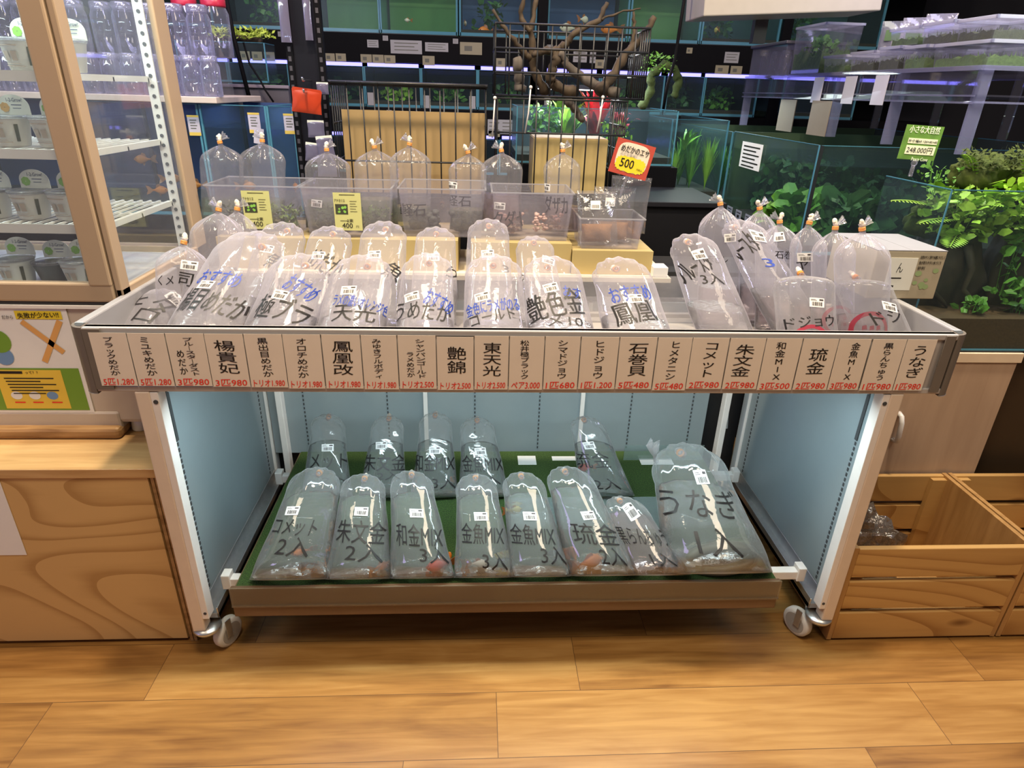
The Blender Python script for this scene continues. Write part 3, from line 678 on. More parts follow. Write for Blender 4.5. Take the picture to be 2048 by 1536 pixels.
BAG_DATA = [
 {'s': 'front', 'b': [-0.806, 0.1, 0.705], 'a': 62, 'r': 5.3, 'L': 0.195, 'W': 0.0516, 'lab': (0.0373, 0.1584, -28), 't': [('ヒ', -0.0193, 0.1463, 0.0222, 0.0284, 'k', -15), ('タ', 0.0249, 0.1335, 0.0362, 0.0508, 'k', -15), ('口', 0.0082, 0.0974, 0.0398, 0.0354, 'k', -10)], 'w': 0.5},
 {'s': 'front', 'b': [-0.672, 0.06, 0.705], 'a': 50, 'r': 14.8, 'L': 0.324, 'W': 0.079, 'lab': (-0.0203, 0.1657, -8), 't': [('おすすめ', -0.0018, 0.1833, 0.0834, 0.0358, 'b', -8), ('楊目めだか', 0.009, 0.1251, 0.1304, 0.0538, 'k', -10)], 'w': 0.45},
 {'s': 'front', 'b': [-0.522, 0.055, 0.705], 'a': 42, 'r': 12.2, 'L': 0.251, 'W': 0.0686, 'lab': (-0.0044, 0.1458, -12), 't': [('おすすめ', 0.0283, 0.1644, 0.0628, 0.0376, 'b', -25), ('極ブラ', 0.0081, 0.1157, 0.1034, 0.0512, 'k', -12)], 'w': 0.42},
 {'s': 'front', 'b': [-0.368, 0.055, 0.705], 'a': 42, 'r': 5.3, 'L': 0.251, 'W': 0.0689, 'lab': (-0.0096, 0.1579, 0), 't': [('ラメの濃いオレンジ色', 0.0161, 0.1322, 0.1076, 0.0258, 'b', -8), ('天光', 0.0077, 0.1098, 0.0816, 0.0382, 'k', 0)], 'w': 0.45},
 {'s': 'front', 'b': [-0.214, 0.055, 0.705], 'a': 42, 'r': 0.4, 'L': 0.259, 'W': 0.0588, 'lab': (-0.026, 0.1511, 10), 't': [('おすすめ', 0.0283, 0.1413, 0.0562, 0.0372, 'b', -22), ('うめだか', -0.0039, 0.1189, 0.1096, 0.039, 'k', -4)], 'w': 0.42},
 {'s': 'front', 'b': [-0.068, 0.055, 0.705], 'a': 42, 'r': -1.4, 'L': 0.257, 'W': 0.0658, 'lab': (-0.0262, 0.1498, 8), 't': [('金色にラメがのる', -0.0055, 0.1298, 0.1046, 0.0284, 'b', 8), ('ゴールド', -0.0061, 0.1081, 0.09, 0.0282, 'k', 12)], 'w': 0.42},
 {'s': 'front', 'b': [0.073, 0.055, 0.705], 'a': 42, 'r': -5.8, 'L': 0.255, 'W': 0.0674, 'lab': (-0.0144, 0.1705, 10), 't': [('おす', 0.0279, 0.1623, 0.0368, 0.0244, 'b', -4), ('艶色金', -0.0098, 0.1357, 0.1118, 0.0592, 'k', 10), ('メ10', 0.0052, 0.0961, 0.0706, 0.0214, 'k', 0)], 'w': 0.42},
 {'s': 'front', 'b': [0.239, 0.055, 0.705], 'a': 42, 'r': -10.4, 'L': 0.254, 'W': 0.0696, 'lab': (0.0016, 0.1463, 4), 't': [('おすすめ', -0.0046, 0.1598, 0.084, 0.0348, 'b', 6), ('鳳凰', -0.0094, 0.1158, 0.085, 0.047, 'k', 8)], 'w': 0.45},
 {'s': 'front', 'b': [0.464, 0.2, 0.705], 'a': 32, 'r': -18.0, 'L': 0.262, 'W': 0.0635, 'lab': (-0.0094, 0.2054, 8), 't': [('ブルースタ', -0.0307, 0.1807, 0.0804, 0.0476, 'k', 24), ('3入', -0.0021, 0.1502, 0.0478, 0.0258, 'k', 0)], 'w': 0.38},
 {'s': 'front', 'b': [0.656, 0.24, 0.705], 'a': 32, 'r': -26.5, 'L': 0.291, 'W': 0.06, 'lab': (0.0069, 0.241, -8), 't': [('ブルースタ', -0.0442, 0.2179, 0.081, 0.0456, 'k', 26), ('3', -0.0045, 0.1803, 0.0234, 0.0208, 'b', 0)], 'w': 0.42},
 {'s': 'square', 'b': [0.585, 0.075, 0.705], 'a': 28, 'r': -2.0, 'L': 0.206, 'W': 0.0638, 'lab': (0.0024, 0.1382, -4), 't': [('ドジョウ', -0.0084, 0.0993, 0.0948, 0.0226, 'k', 4)], 'w': 0.3, 'red': 1},
 {'s': 'square', 'b': [0.78, 0.075, 0.705], 'a': 32, 'r': -19.5, 'L': 0.204, 'W': 0.0585, 'lab': (0.0116, 0.1313, -12), 't': [('ドジ', -0.0014, 0.11, 0.0652, 0.0272, 'k', 8)], 'w': 0.3},
 {'s': 'left', 'b': [-0.744, 0.2, 0.705], 'a': 20, 'r': 3.0, 'L': 0.213, 'W': 0.0539, 'lab': (0.0254, 0.1693, -6), 't': [('くメ', -0.0196, 0.1373, 0.0344, 0.0208, 'k', 0), ('司', 0.0199, 0.1399, 0.0264, 0.027, 'k', -10)], 'w': 0.4},
 {'s': 'left', 'b': [-0.744, 0.33, 0.705], 'a': 14, 'r': 11.8, 'L': 0.257, 'W': 0.0599, 't': [], 'w': 0.5},
 {'s': 'left', 'b': [-0.674, 0.37, 0.705], 'a': 12, 'r': 2.5, 'L': 0.253, 'W': 0.0457, 't': [], 'w': 0.4},
 {'s': 'second', 'b': [-0.606, 0.33, 0.705], 'a': 36, 'r': 6.5, 'L': 0.252, 'W': 0.0632, 'lab': (-0.0134, 0.1748, -12), 't': [('魚', 0.0087, 0.1426, 0.0388, 0.0368, 'k', -20)], 'w': 0.35},
 {'s': 'second', 'b': [-0.488, 0.33, 0.705], 'a': 36, 'r': 6.5, 'L': 0.245, 'W': 0.059, 'lab': (-0.0122, 0.1615, -4), 't': [('めだか', 0.0062, 0.1425, 0.0806, 0.0494, 'k', -25)], 'w': 0.35},
 {'s': 'second', 'b': [-0.35, 0.33, 0.705], 'a': 36, 'r': 3.6, 'L': 0.26, 'W': 0.0611, 'lab': (-0.011, 0.1644, 2), 't': [('魚', 0.0351, 0.1253, 0.042, 0.0424, 'k', -25)], 'w': 0.35},
 {'s': 'second', 'b': [-0.213, 0.33, 0.705], 'a': 36, 'r': 0.9, 'L': 0.249, 'W': 0.0545, 'lab': (-0.0025, 0.1622, 2), 't': [('り', 0.0412, 0.1269, 0.0238, 0.0278, 'k', -30)], 'w': 0.35},
 {'s': 'second', 'b': [-0.079, 0.33, 0.705], 'a': 36, 'r': -0.5, 'L': 0.273, 'W': 0.0565, 'lab': (-0.0026, 0.1727, 4), 't': [('3', 0.039, 0.1375, 0.0168, 0.0178, 'k', 0)], 'w': 0.35},
 {'s': 'second', 'b': [0.054, 0.33, 0.705], 'a': 36, 'r': -6.0, 'L': 0.23, 'W': 0.0517, 'lab': (0.0259, 0.1616, -12), 't': [('ク', -0.04, 0.1191, 0.012, 0.02, 'k', 0)], 'w': 0.35},
 {'s': 'upright', 'b': [0.492, 0.365, 0.705], 'a': 6, 'r': -6.1, 'L': 0.287, 'W': 0.0518, 'lab': (0.0147, 0.2186, 4), 't': [('赤ヒレ', -0.015, 0.1677, 0.048, 0.019, 'k', 0)], 'w': 0.35},
 {'s': 'upright', 'b': [0.6, 0.385, 0.705], 'a': 6, 'r': -7.3, 'L': 0.276, 'W': 0.0455, 'lab': (-0.0046, 0.2182, 4), 't': [], 'w': 0.35},
 {'s': 'upright', 'b': [0.628, 0.33, 0.705], 'a': 6, 'r': -7.9, 'L': 0.255, 'W': 0.055, 'lab': (-0.0111, 0.2296, 4), 't': [('石巻', -0.0019, 0.1896, 0.04, 0.0184, 'k', 0)], 'w': 0.35},
 {'s': 'upright', 'b': [0.665, 0.25, 0.705], 'a': 6, 'r': -8.8, 'L': 0.268, 'W': 0.042, 'lab': (-0.0181, 0.202, 4), 't': [('ヤ', -0.0233, 0.1861, 0.0224, 0.0222, 'k', 0)], 'w': 0.35},
 {'s': 'upright', 'b': [0.704, 0.21, 0.705], 'a': 6, 'r': -9.5, 'L': 0.265, 'W': 0.0488, 't': [], 'w': 0.35, 'red': 1},
 {'s': 'upright', 'b': [0.733, 0.14, 0.705], 'a': 6, 'r': -10.4, 'L': 0.277, 'W': 0.0592, 't': [], 'w': 0.35, 'red': 1},
 {'s': 'lowback', 'b': [-0.51, 0.34, 0.212], 'a': 30, 'r': -0.5, 'L': 0.222, 'W': 0.0589, 'lab': (0.0076, 0.1338, 2), 't': [('メット', 0.0094, 0.098, 0.0946, 0.0398, 'k', 0), ('2入', 0.0298, 0.049, 0.0656, 0.0184, 'k', 0)], 'w': 0.62},
 {'s': 'lowback', 'b': [-0.361, 0.34, 0.212], 'a': 30, 'r': 3.0, 'L': 0.218, 'W': 0.0568, 'lab': (-0.0085, 0.1401, 4), 't': [('朱文金', 0.0014, 0.0939, 0.1114, 0.045, 'k', 0), ('2入', 0.0171, 0.0588, 0.061, 0.0212, 'k', 0)], 'w': 0.62},
 {'s': 'lowback', 'b': [-0.221, 0.34, 0.212], 'a': 30, 'r': 0.3, 'L': 0.227, 'W': 0.0573, 'lab': (0.0009, 0.1267, 0), 't': [('和金MIX', -0.0013, 0.0933, 0.1098, 0.0454, 'k', 0), ('3入', 0.0262, 0.0401, 0.0614, 0.0318, 'k', 0)], 'w': 0.62},
 {'s': 'lowback', 'b': [-0.084, 0.34, 0.212], 'a': 30, 'r': -6.7, 'L': 0.213, 'W': 0.0615, 'lab': (0.0013, 0.1231, 4), 't': [('金魚MIX', 0.0044, 0.0904, 0.1098, 0.0452, 'k', 0), ('3入', 0.0119, 0.0491, 0.0668, 0.0292, 'k', 0)], 'w': 0.62},
 {'s': 'lowback', 'b': [0.255, 0.34, 0.212], 'a': 30, 'r': -15.8, 'L': 0.215, 'W': 0.0648, 'lab': (-0.0167, 0.1384, 6), 't': [('琉金', -0.0226, 0.0993, 0.0952, 0.044, 'k', 0), ('2入', -0.0018, 0.0345, 0.0712, 0.031, 'k', 0)], 'w': 0.62},
 {'s': 'lowfront', 'b': [-0.524, 0.022, 0.212], 'a': 38, 'r': 11.4, 'L': 0.245, 'W': 0.0774, 'lab': (-0.0222, 0.1492, 0), 't': [('コメット', -0.0078, 0.1132, 0.0988, 0.0356, 'k', -4), ('2入', 0.0036, 0.0716, 0.0724, 0.0414, 'k', -4)], 'w': 0.7},
 {'s': 'lowfront', 'b': [-0.371, 0.022, 0.212], 'a': 38, 'r': -0.0, 'L': 0.231, 'W': 0.067, 'lab': (0.0049, 0.1475, -2), 't': [('朱文金', 0.0057, 0.1025, 0.1064, 0.0504, 'k', -4), ('2入', 0.0165, 0.057, 0.0814, 0.0388, 'k', -4)], 'w': 0.72},
 {'s': 'lowfront', 'b': [-0.228, 0.022, 0.212], 'a': 38, 'r': -8.7, 'L': 0.239, 'W': 0.0645, 'lab': (0.0071, 0.1428, -2), 't': [('和金MIX', 0.0065, 0.0938, 0.1016, 0.05, 'k', -4), ('3入', 0.0345, 0.0507, 0.0616, 0.0364, 'k', -4)], 'w': 0.72},
 {'s': 'lowfront', 'b': [-0.086, 0.022, 0.212], 'a': 38, 'r': -6.1, 'L': 0.231, 'W': 0.0623, 'lab': (0.0027, 0.1349, 0), 't': [('金魚MIX', 0.0032, 0.0958, 0.0946, 0.0462, 'k', -4), ('3入', 0.0241, 0.0363, 0.0558, 0.0388, 'k', -4)], 'w': 0.72},
 {'s': 'lowfront', 'b': [0.038, 0.022, 0.212], 'a': 38, 'r': -9.4, 'L': 0.235, 'W': 0.0646, 'lab': (-0.0017, 0.1345, -2), 't': [('金魚MIX', -0.0023, 0.0929, 0.0988, 0.0458, 'k', -4), ('3入', 0.0354, 0.0473, 0.0584, 0.0408, 'k', -4)], 'w': 0.72},
 {'s': 'lowfront', 'b': [0.185, 0.022, 0.212], 'a': 38, 'r': -17.8, 'L': 0.246, 'W': 0.0741, 'lab': (0.0047, 0.134, 4), 't': [('琉金', 0.0056, 0.0927, 0.1004, 0.048, 'k', -4), ('2入', 0.0263, 0.043, 0.0586, 0.0412, 'k', -4)], 'w': 0.74},
 {'s': 'lowfront', 'b': [0.315, 0.022, 0.212], 'a': 38, 'r': -25.7, 'L': 0.175, 'W': 0.066, 'lab': (0.0026, 0.1336, 14), 't': [('黒らんちゅう', 0.0003, 0.0862, 0.1082, 0.039, 'k', -4), ('1入', 0.0146, 0.036, 0.056, 0.0288, 'k', -4)], 'w': 0.72},
 {'s': 'lowfront', 'b': [0.455, 0.022, 0.212], 'a': 38, 'r': -12.3, 'L': 0.294, 'W': 0.1122, 'lab': (0.0008, 0.2089, 2), 't': [('うなぎ', -0.0198, 0.1568, 0.1706, 0.0648, 'k', -4), ('1入', -0.0101, 0.0695, 0.0942, 0.0632, 'k', -4)], 'w': 0.6},
 {'s': 'tub', 'b': [-0.816, 0.72, 0.862], 'a': 2, 'r': 7.9, 'L': 0.211, 'W': 0.0574, 't': [], 'w': 0.35},
 {'s': 'tub', 'b': [-0.7, 0.7, 0.862], 'a': 2, 'r': 6.6, 'L': 0.219, 'W': 0.0612, 't': [], 'w': 0.35},
 {'s': 'tub', 'b': [-0.519, 0.69, 0.862], 'a': 2, 'r': 4.4, 'L': 0.201, 'W': 0.0607, 'lab': (-0.0229, 0.0737, -4), 't': [], 'w': 0.4},
 {'s': 'tub', 'b': [-0.388, 0.7, 0.862], 'a': 2, 'r': 2.7, 'L': 0.21, 'W': 0.0589, 't': [], 'w': 0.4},
 {'s': 'tub', 'b': [-0.293, 0.7, 0.862], 'a': 2, 'r': 1.5, 'L': 0.22, 'W': 0.0565, 't': [('軽石', 0.0082, 0.0601, 0.0676, 0.0342, 'k', 0)], 'w': 0.3},
 {'s': 'tub', 'b': [-0.133, 0.7, 0.862], 'a': 2, 'r': -0.5, 'L': 0.203, 'W': 0.0518, 'lab': (-0.0434, 0.1248, -4), 't': [('軽石', -0.0265, 0.0858, 0.0704, 0.029, 'k', 0)], 'w': 0.3},
 {'s': 'tub', 'b': [-0.039, 0.69, 0.862], 'a': 2, 'r': -1.6, 'L': 0.21, 'W': 0.0572, 'lab': (-0.0065, 0.0768, -4), 't': [('クダヤ', 0.0219, 0.042, 0.0906, 0.0452, 'k', 0)], 'w': 0.5},
 {'s': 'tub', 'b': [0.134, 0.7, 0.862], 'a': 2, 'r': -3.8, 'L': 0.213, 'W': 0.0511, 'lab': (-0.0495, 0.1254, -4), 't': [('クダザカ', -0.0311, 0.0796, 0.0828, 0.0478, 'k', 0)], 'w': 0.35}]
GR = {'front': 'fish bags leaning in the front of the tray', 'square': 'fish bags leaning in the front of the tray', 'left': 'fish bags in the left corner of the tray', 'second': 'fish bags in the second row of the tray',
      'upright': 'fish bags standing in the right corner of the tray', 'lowback': 'fish bags in the back row on the turf', 'lowfront': 'fish bags in the front row on the turf', 'tub': 'bags standing in the clear tubs'}
BL = ['small water bag lying in the left front corner of the tray, sticker tilted', 'big leaning water bag lettered 目めだ with blue おすすめ, second from tray left', 'leaning water bag lettered 極ブ with blue おすすめ, behind the 黒出目めだか card',
 'leaning water bag lettered 天光 under a blue line of small writing', 'leaning water bag lettered めだか, behind the シャンパン price card', 'leaning water bag lettered ゴールド, behind the 東天光 price card',
 'leaning water bag lettered 艶色, behind the シマドジョウ price card', 'leaning water bag lettered 鳳凰 with blue おすすめ, alone left of the tray gap', 'leaning water bag lettered ブルースタ 3入, nearest the empty tray gap',
 'leaning water bag lettered ブルースタ with a blue 3, right of its twin', 'flat-topped crisp bag lettered ドジョウ with red round print', 'flat-topped crisp bag lettered ドジ in the right front corner of the tray',
 'standing water bag with sticker and 司 mark by the left tray rail', 'crumpled knotted bag with orange band standing left behind the big おすすめ bag', 'small knotted bag in front of the leftmost clear tub',
 'second-row bag with tilted sticker and 魚 mark, leftmost of the leaning second row', 'second-row bag lettered めだか behind the 極ブ bag', 'second-row bag with 魚 mark at its right, behind the 天光 bag',
 'second-row bag behind the めだか bag, its sticker half hidden', 'tallest second-row bag, behind the ゴールド bag', 'lowest second-row bag, rightmost of that row, behind the 艶色 bag',
 'tall knotted bag with 赤ヒレ writing, leftmost of the right corner group', 'knotted bag with sticker, second from left in the right corner group', 'knotted bag with 石巻 writing in the right corner group',
 'narrow knotted bag with a low sticker in the right corner group', 'knotted bag with red print and no sticker, behind the rightmost knotted bag', 'wide knotted bag with red print in front of the white carton',
 'back-row bag lettered メット, leftmost on the turf', 'back-row bag lettered 文金 on the turf', 'back-row bag lettered 金MIX beside the 文金 bag on the turf', 'back-row bag lettered 魚MIX on the turf', 'back-row bag lettered 琉金, alone right of the gap on the turf',
 'front-row bag lettered メット 2入, leftmost on the turf', 'front-row bag lettered 文金 2入 on the turf', 'front-row bag lettered 和金MIX 3入 with a red goldfish', 'front-row bag lettered 魚MIX 3入, left of its twin', 'front-row bag lettered 魚MIX 3入, beside the orange goldfish bag',
 'front-row bag lettered 琉金 2入 with big orange goldfish', 'short pink-tinted bag lettered らんちゅう 1入', 'very large water bag lettered うなぎ 1入 at the right of the turf',
 'knotted bag at the left in the leftmost clear tub', 'knotted bag at the right in the leftmost clear tub', 'knotted bag at the left in the second clear tub from the left', 'knotted bag at the right in the second clear tub from the left',
 'pointed knotted bag lettered 石 in the third clear tub', 'knotted bag lettered 西 beside the pointed one in the third clear tub', 'bag lettered クダヤ leaning left in the pink clear tub', 'bag lettered クダ at the right in the pink clear tub']
FILM_T = clear('bag_film_tub', tint=(.99, .99, 1), haze=.115, gloss=.04, fres=.30, hazecol=(.96, .94, .97), rough=.08, crinkle=.30, cscale=30)
BAGS = []
for i, d in enumerate(BAG_DATA):
    s_ = d['s']
    wm = WATER_L if s_.startswith('low') else WATER
    if i == 38: wm = WATER_P
    if s_ == 'upright': wm = WATER_P
    if s_ == 'tub': wm = [WATER_G, WATER_G, WATER_G, WATER_G, WATER_G, WATER_G, WATER_P, WATER_P][i-40]
    BAGS.append(build_bag(i, d, BL[i], GR[s_], wm, FILM_T if s_ == 'tub' else None, 'fan' if (s_ in ('upright', 'tub') or i in (13, 14, 39)) else 'hidden'))

# ---------------------------------------------------------------- fish in the bags
M_of = mat('fish_orange', (.90, .20, .008), .35, noise=.35, scale=40)
M_rf = mat('fish_red', (.80, .055, .004), .35, noise=.3, scale=40)
M_wf = mat('fish_pale', (.78, .66, .52), .4, noise=.15, scale=60)
M_yf = mat('fish_yellow', (.62, .48, .12), .4, noise=.2)
M_bf = mat('fish_black', (.03, .03, .035), .4)
M_fin = clear('fin', tint=(.95, .6, .4), haze=.6, hazecol=(.85, .35, .12), gloss=.02, fres=.2)
M_eye = mat('fish_eye', (.01, .01, .01), .2)
def fish(loc, size, head, m, label, tilt=0.0, group='fish in the bags'):
    """head: heading in degrees about z; size: body length"""
    t = thing('goldfish', label, 'fish', loc, group)
    Rz = Matrix.Rotation(math.radians(head), 3, 'Z') @ Matrix.Rotation(math.radians(tilt), 3, 'Y')
    prof = [(0, .02), (.10, .12), (.22, .22), (.38, .28), (.55, .25), (.72, .15), (.86, .07), (1.0, .05)]
    mb = MB(); vs = []; n = 14
    for u, r in prof:
        for k in range(n):
            q = 2*PI*k/n; vs.append(Vector(loc)+Rz @ Vector((size*(.5-u), size*r*.72*math.cos(q), size*r*(1.05*math.sin(q)))))
    fs = [(i*n+k, i*n+(k+1) % n, (i+1)*n+(k+1) % n, (i+1)*n+k) for i in range(len(prof)-1) for k in range(n)]+[tuple(reversed(range(n))), tuple(range((len(prof)-1)*n, len(prof)*n))]
    mb.add(vs, fs); obj('body', mb, m, t, smooth=True)
    def fin(name, pts, th=.0006):
        f = MB(); P = [Vector(loc)+Rz @ Vector((x*size, y*size, z*size)) for x, y, z in pts]; nn = (Rz @ Vector((0, 1, 0)))*th
        k = len(P); f.add([p-nn for p in P]+[p+nn for p in P], [tuple(range(k)), tuple(range(2*k-1, k-1, -1))]+[(i, (i+1) % k, (i+1) % k+k, i+k) for i in range(k)]); obj(name, f, M_fin, t)
    fin('tail_fin', [(-.46, 0, .05), (-.72, .06, .26), (-.92, .1, .30), (-.80, .02, .0), (-.90, -.08, -.28), (-.70, -.04, -.22), (-.46, 0, -.05)])
    fin('dorsal_fin', [(.08, 0, .26), (-.02, 0, .42), (-.2, 0, .36), (-.28, 0, .15)])
    fin('belly_fin', [(.05, 0, -.26), (-.05, .03, -.42), (-.16, 0, -.22)])
    e = MB()
    for s_ in (-1, 1): e.ball(Vector(loc)+Rz @ Vector((.36*size, s_*.13*size, .05*size)), .035*size, 8)
    obj('eye', e, M_eye, t, smooth=True)
fish((-0.197, 0.047, 0.232), 0.055, 200, M_rf, 'red goldfish in the front-row 和金MIX bag')
fish((-0.172, 0.082, 0.226), 0.034, 80, M_of, 'small orange goldfish behind the red one in the 和金MIX bag')
fish((-0.324, 0.052, 0.227), 0.036, 30, M_of, 'orange and white goldfish low in the front-row 文金 bag')
fish((-0.517, 0.092, 0.236), 0.034, 210, M_of, 'small orange goldfish in the front-row メット bag')
fish((-0.099, 0.057, 0.227), 0.038, 0, M_wf, 'pale goldfish low in the left 魚MIX bag of the front row')
fish((-0.051, 0.082, 0.226), 0.034, 160, M_yf, 'yellowish goldfish in the left 魚MIX bag of the front row')
fish((0.122, 0.082, 0.231), 0.050, 100, M_of, 'orange goldfish at the left in the front-row 琉金 bag')
fish((0.160, 0.052, 0.234), 0.060, 20, M_of, 'largest orange goldfish in the front-row 琉金 bag')
fish((0.076, 0.092, 0.226), 0.034, 200, M_bf, 'dark goldfish in the right 魚MIX bag of the front row')
fish((0.193, 0.382, 0.281), 0.040, 190, M_rf, 'red goldfish in the back-row 琉金 bag')
fish((-0.174, 0.382, 0.242), 0.030, 120, M_of, 'small orange goldfish in the back-row 金MIX bag')
fish((0.330, 0.062, 0.228), 0.040, 160, M_bf, 'black goldfish in the pink らんちゅう bag')
fish((-0.015, 0.142, 0.315), 0.036, 10, M_yf, 'yellow goldfish near the water top of a front-row 魚MIX bag')
eel = thing('eel', 'grey brown eel curled at the bottom of the うなぎ bag', 'eel', (.47, .055, .232))
pts = []; rs = []
for k in range(30):
    u = k/29; q = -2.6+u*5.6
    pts.append((.47+.075*math.cos(q), .055+.030*math.sin(q), .230+.012*math.sin(q*1.0+1)+.010*u)); rs.append(.0035+.0115*math.sin(PI*min(1, .12+u*.75))**.7)
obj('body', MB().tube(pts, rs, 12), mat('eel_skin', (.16, .15, .10), .3, noise=.2), eel, smooth=True)

# ================================================================ LEFT: WOODEN CABINET AND GLASS SHOWCASE
M_ply = wood('plywood_face', (.62, .40, .165), (.44, .255, .092), 'X', 6, .5, rings=True, seed=3.1, ring_scale=2.2)
M_plye = wood('plywood_edge', (.50, .30, .13), (.20, .095, .03), 'X', 12, .5)
M_top = wood('pine_top', (.66, .43, .20), (.45, .25, .095), 'X', 8, .4)
cab = thing('wooden_cabinet', 'low plywood cabinet with swirling grain under the glass showcase', 'cabinet', (-1.4, .06, 0))
obj('front_panel', MB().box(-2.2, -.798, .056, .070, .012, .468), M_ply, cab)
obj('carcass', MB().box(-2.2, -.780, .070, .66, .0, .468).box(-.794, -.787, .058, .071, .0, .468).box(-.785, -.778, .058, .071, .0, .468), M_plye, cab)
obj('worktop', MB().box(-2.2, -.776, .052, .66, .468, .490), M_top, cab, bevel=.0015)
tag(obj('paper_notice', MB().box(-1.30, -1.096, .0545, .0552, .268, .468), M_paper), 'plain white paper taped on the plywood front at the left picture edge', 'paper')
M_case = mat('showcase_cream', (.55, .48, .41), .42, noise=.02)
M_dark = mat('dark_gap', (.03, .028, .026), .6)
M_tanp = mat('showcase_frame', (.45, .335, .225), .40, noise=.02)
M_glass = clear('showcase_glass', tint=(.96, .98, .985), haze=.06, gloss=.02, fres=.16, rough=.03, hazecol=(.75, .78, .92))
fr = thing('glass_showcase', 'upright glass showcase of seed pots with cream base', 'showcase', (-1.3, .19, .49))
obj('base', MB().box(-2.1, -.846, .195, .64, .520, .800), M_case, fr, bevel=.012)
obj('lower_skirt', MB().box(-2.1, -.905, .192, .62, .505, .552), M_case, fr, bevel=.006)
obj('plinth', MB().box(-2.1, -.905, .175, .60, .490, .518), M_plye, fr, bevel=.008, label='dark wooden plinth board')
for x in (-.885, -1.9): obj('foot', MB().lathe([(.018, .490), (.020, .494), (.016, .53)], 14, (x, .23, 0)), M_white, fr, smooth=True)
obj('seam', MB().box(-2.1, -.846, .1935, .196, .800, .806), M_dark, fr)
obj('trim', MB().box(-2.1, -.850, .189, .196, .792, .799), M_white, fr)
obj('door_frame', MB().box(-2.1, -.851, .190, .212, .806, .846).box(-.896, -.851, .188, .213, .840, 1.62).box(-2.1, -.851, .19, .212, 1.58, 1.62), M_tanp, fr, bevel=.004)
obj('body_frame', MB().box(-.848, -.834, .192, .640, .806, .835).box(-.848, -.834, .192, .225, .806, 1.62).box(-.848, -.834, .575, .640, .806, 1.62).box(-2.1, -.848, .60, .64, .806, .83).box(-2.1, -.846, .2, .64, 1.60, 1.64), M_tanp, fr, bevel=.003)
obj('front_glass', MB().box(-2.08, -.890, .199, .203, .84, 1.59), M_glass, fr)
obj('side_glass', MB().box(-.843, -.840, .22, .58, .83, 1.60), M_glass, fr)
obj('floor_plate', MB().box(-2.09, -.85, .205, .60, .806, .814), mat('plate_grey', (.62, .64, .66), .4), fr)
for x, y in ((-.862, .560), (-1.118, .575), (-2.05, .575)):
    ps = obj('shelf_strip', MB().box(x-.011, x+.011, y, y+.004, .81, 1.60), M_white, fr); mh = MB()
    for k in range(36): mh.lathe([(.0042, 0), (.0042, .0012)], 10, (x, y-.0003, .825+k*.0215), M=Matrix.Rotation(PI/2, 3, 'X'))
    obj('strip_holes', mh, M_slot, ps)
M_wire = mat('white_wire', (.82, .84, .80), .35)
for z in (1.232, 1.096, .954):
    mb = MB()
    for y in (.235, .40, .555): mb.box(-2.05, -.866, y-.003, y+.003, z-.012, z-.004)
    x = -2.04
    while x < -.87:
        mb.box(x-.0022, x+.0022, .232, .558, z-.004, z); x += .022
    mb.box(-2.05, -.866, .228, .234, z-.016, z+.002)
    mb.box(-.870, -.866, .23, .56, z-.012, z)
    obj('wire_shelf', mb, M_wire, fr)
lamp = obj('case_lamp', MB().box(-2.0, -.90, .215, .235, 1.585, 1.598), emis('case_lamp_light', (.80, .95, .92), 16.0), fr, label='bright strip light inside the showcase top')
area('case_lamp_light', (-1.25, .26, 1.575), (-1.25, .40, .8), .9, 10, (.80, .98, .95), .03)
# poster
po = thing('poster', 'green and yellow poster on the showcase base', 'poster', (-1.06, .188, .549))
PY = .1925
def pq(mb, x0, x1, z0, z1, y=PY, mi=0): mb.add([(x0, y, z0), (x1, y, z0), (x1, y, z1), (x0, y, z1)], [(0, 1, 2, 3)], mi)
obj('sheet', MB().box(-1.36, -.957, PY, PY+.0008, .549, .798), M_paper, po)
M_pg = mat('poster_green', (.17, .34, .035), .5, noise=0); M_py = mat('poster_yellow', (.82, .58, .07), .5, noise=0); M_pb = mat('poster_banner', (.78, .60, .03), .5, noise=0)
M_po = mat('poster_orange', (.72, .38, .12), .5, noise=0); M_pr = mat('poster_red', (.55, .03, .03), .5, noise=0); M_pbl = mat('poster_blue', (.16, .30, .55), .5, noise=0)
mb = MB()
pq(mb, -1.352, -.965, .556, .657, PY-.0006, 0); pq(mb, -1.14, -1.003, .560, .653, PY-.0010, 1); pq(mb, -1.061, -.968, .768, .786, PY-.0010, 2)
for a, b in (((-1.052, .763), (-.985, .694)), ((-.975, .765), (-1.03, .672))):
    d = Vector((b[0]-a[0], 0, b[1]-a[1])); nrm = Vector((-d.z, 0, d.x)).normalized()*.006
    A, B = Vector((a[0], PY-.0012, a[1])), Vector((b[0], PY-.0012, b[1])); mb.add([A-nrm, B-nrm, B+nrm, A+nrm], [(0, 1, 2, 3)], 3)
def disc(mb, x, z, r, y, mi, sq=1.0):
    n = 20; mb.add([(x+r*math.cos(2*PI*k/n), y, z+r*sq*math.sin(2*PI*k/n)) for k in range(n)], [tuple(range(n))], mi)
disc(mb, -1.112, .718, .026, PY-.0011, 0); disc(mb, -1.11, .684, .020, PY-.0010, 5)
for x, c in ((-1.11, 6), (-1.072, 6), (-1.035, 5)): disc(mb, x, .592, .012, PY-.0014, c, .8)
obj('artwork', mb, [M_pg, M_py, M_pb, M_po, M_pr, M_pbl, M_paper], po)
mb = MB()
put_text(mb, '失敗が少ない!!', (-1.015, PY-.0016, .777), (1, 0, .04), (0, 0, 1), .082, .0125, bold=.03)
put_text(mb, 'だから', (-1.077, PY-.0016, .772), (1, 0, 0), (0, 0, 1), .022, .008, bold=.02)
put_text(mb, 'って？？', (-1.064, PY-.0016, .647), (1, 0, 0), (0, 0, 1), .026, .006, bold=.01)
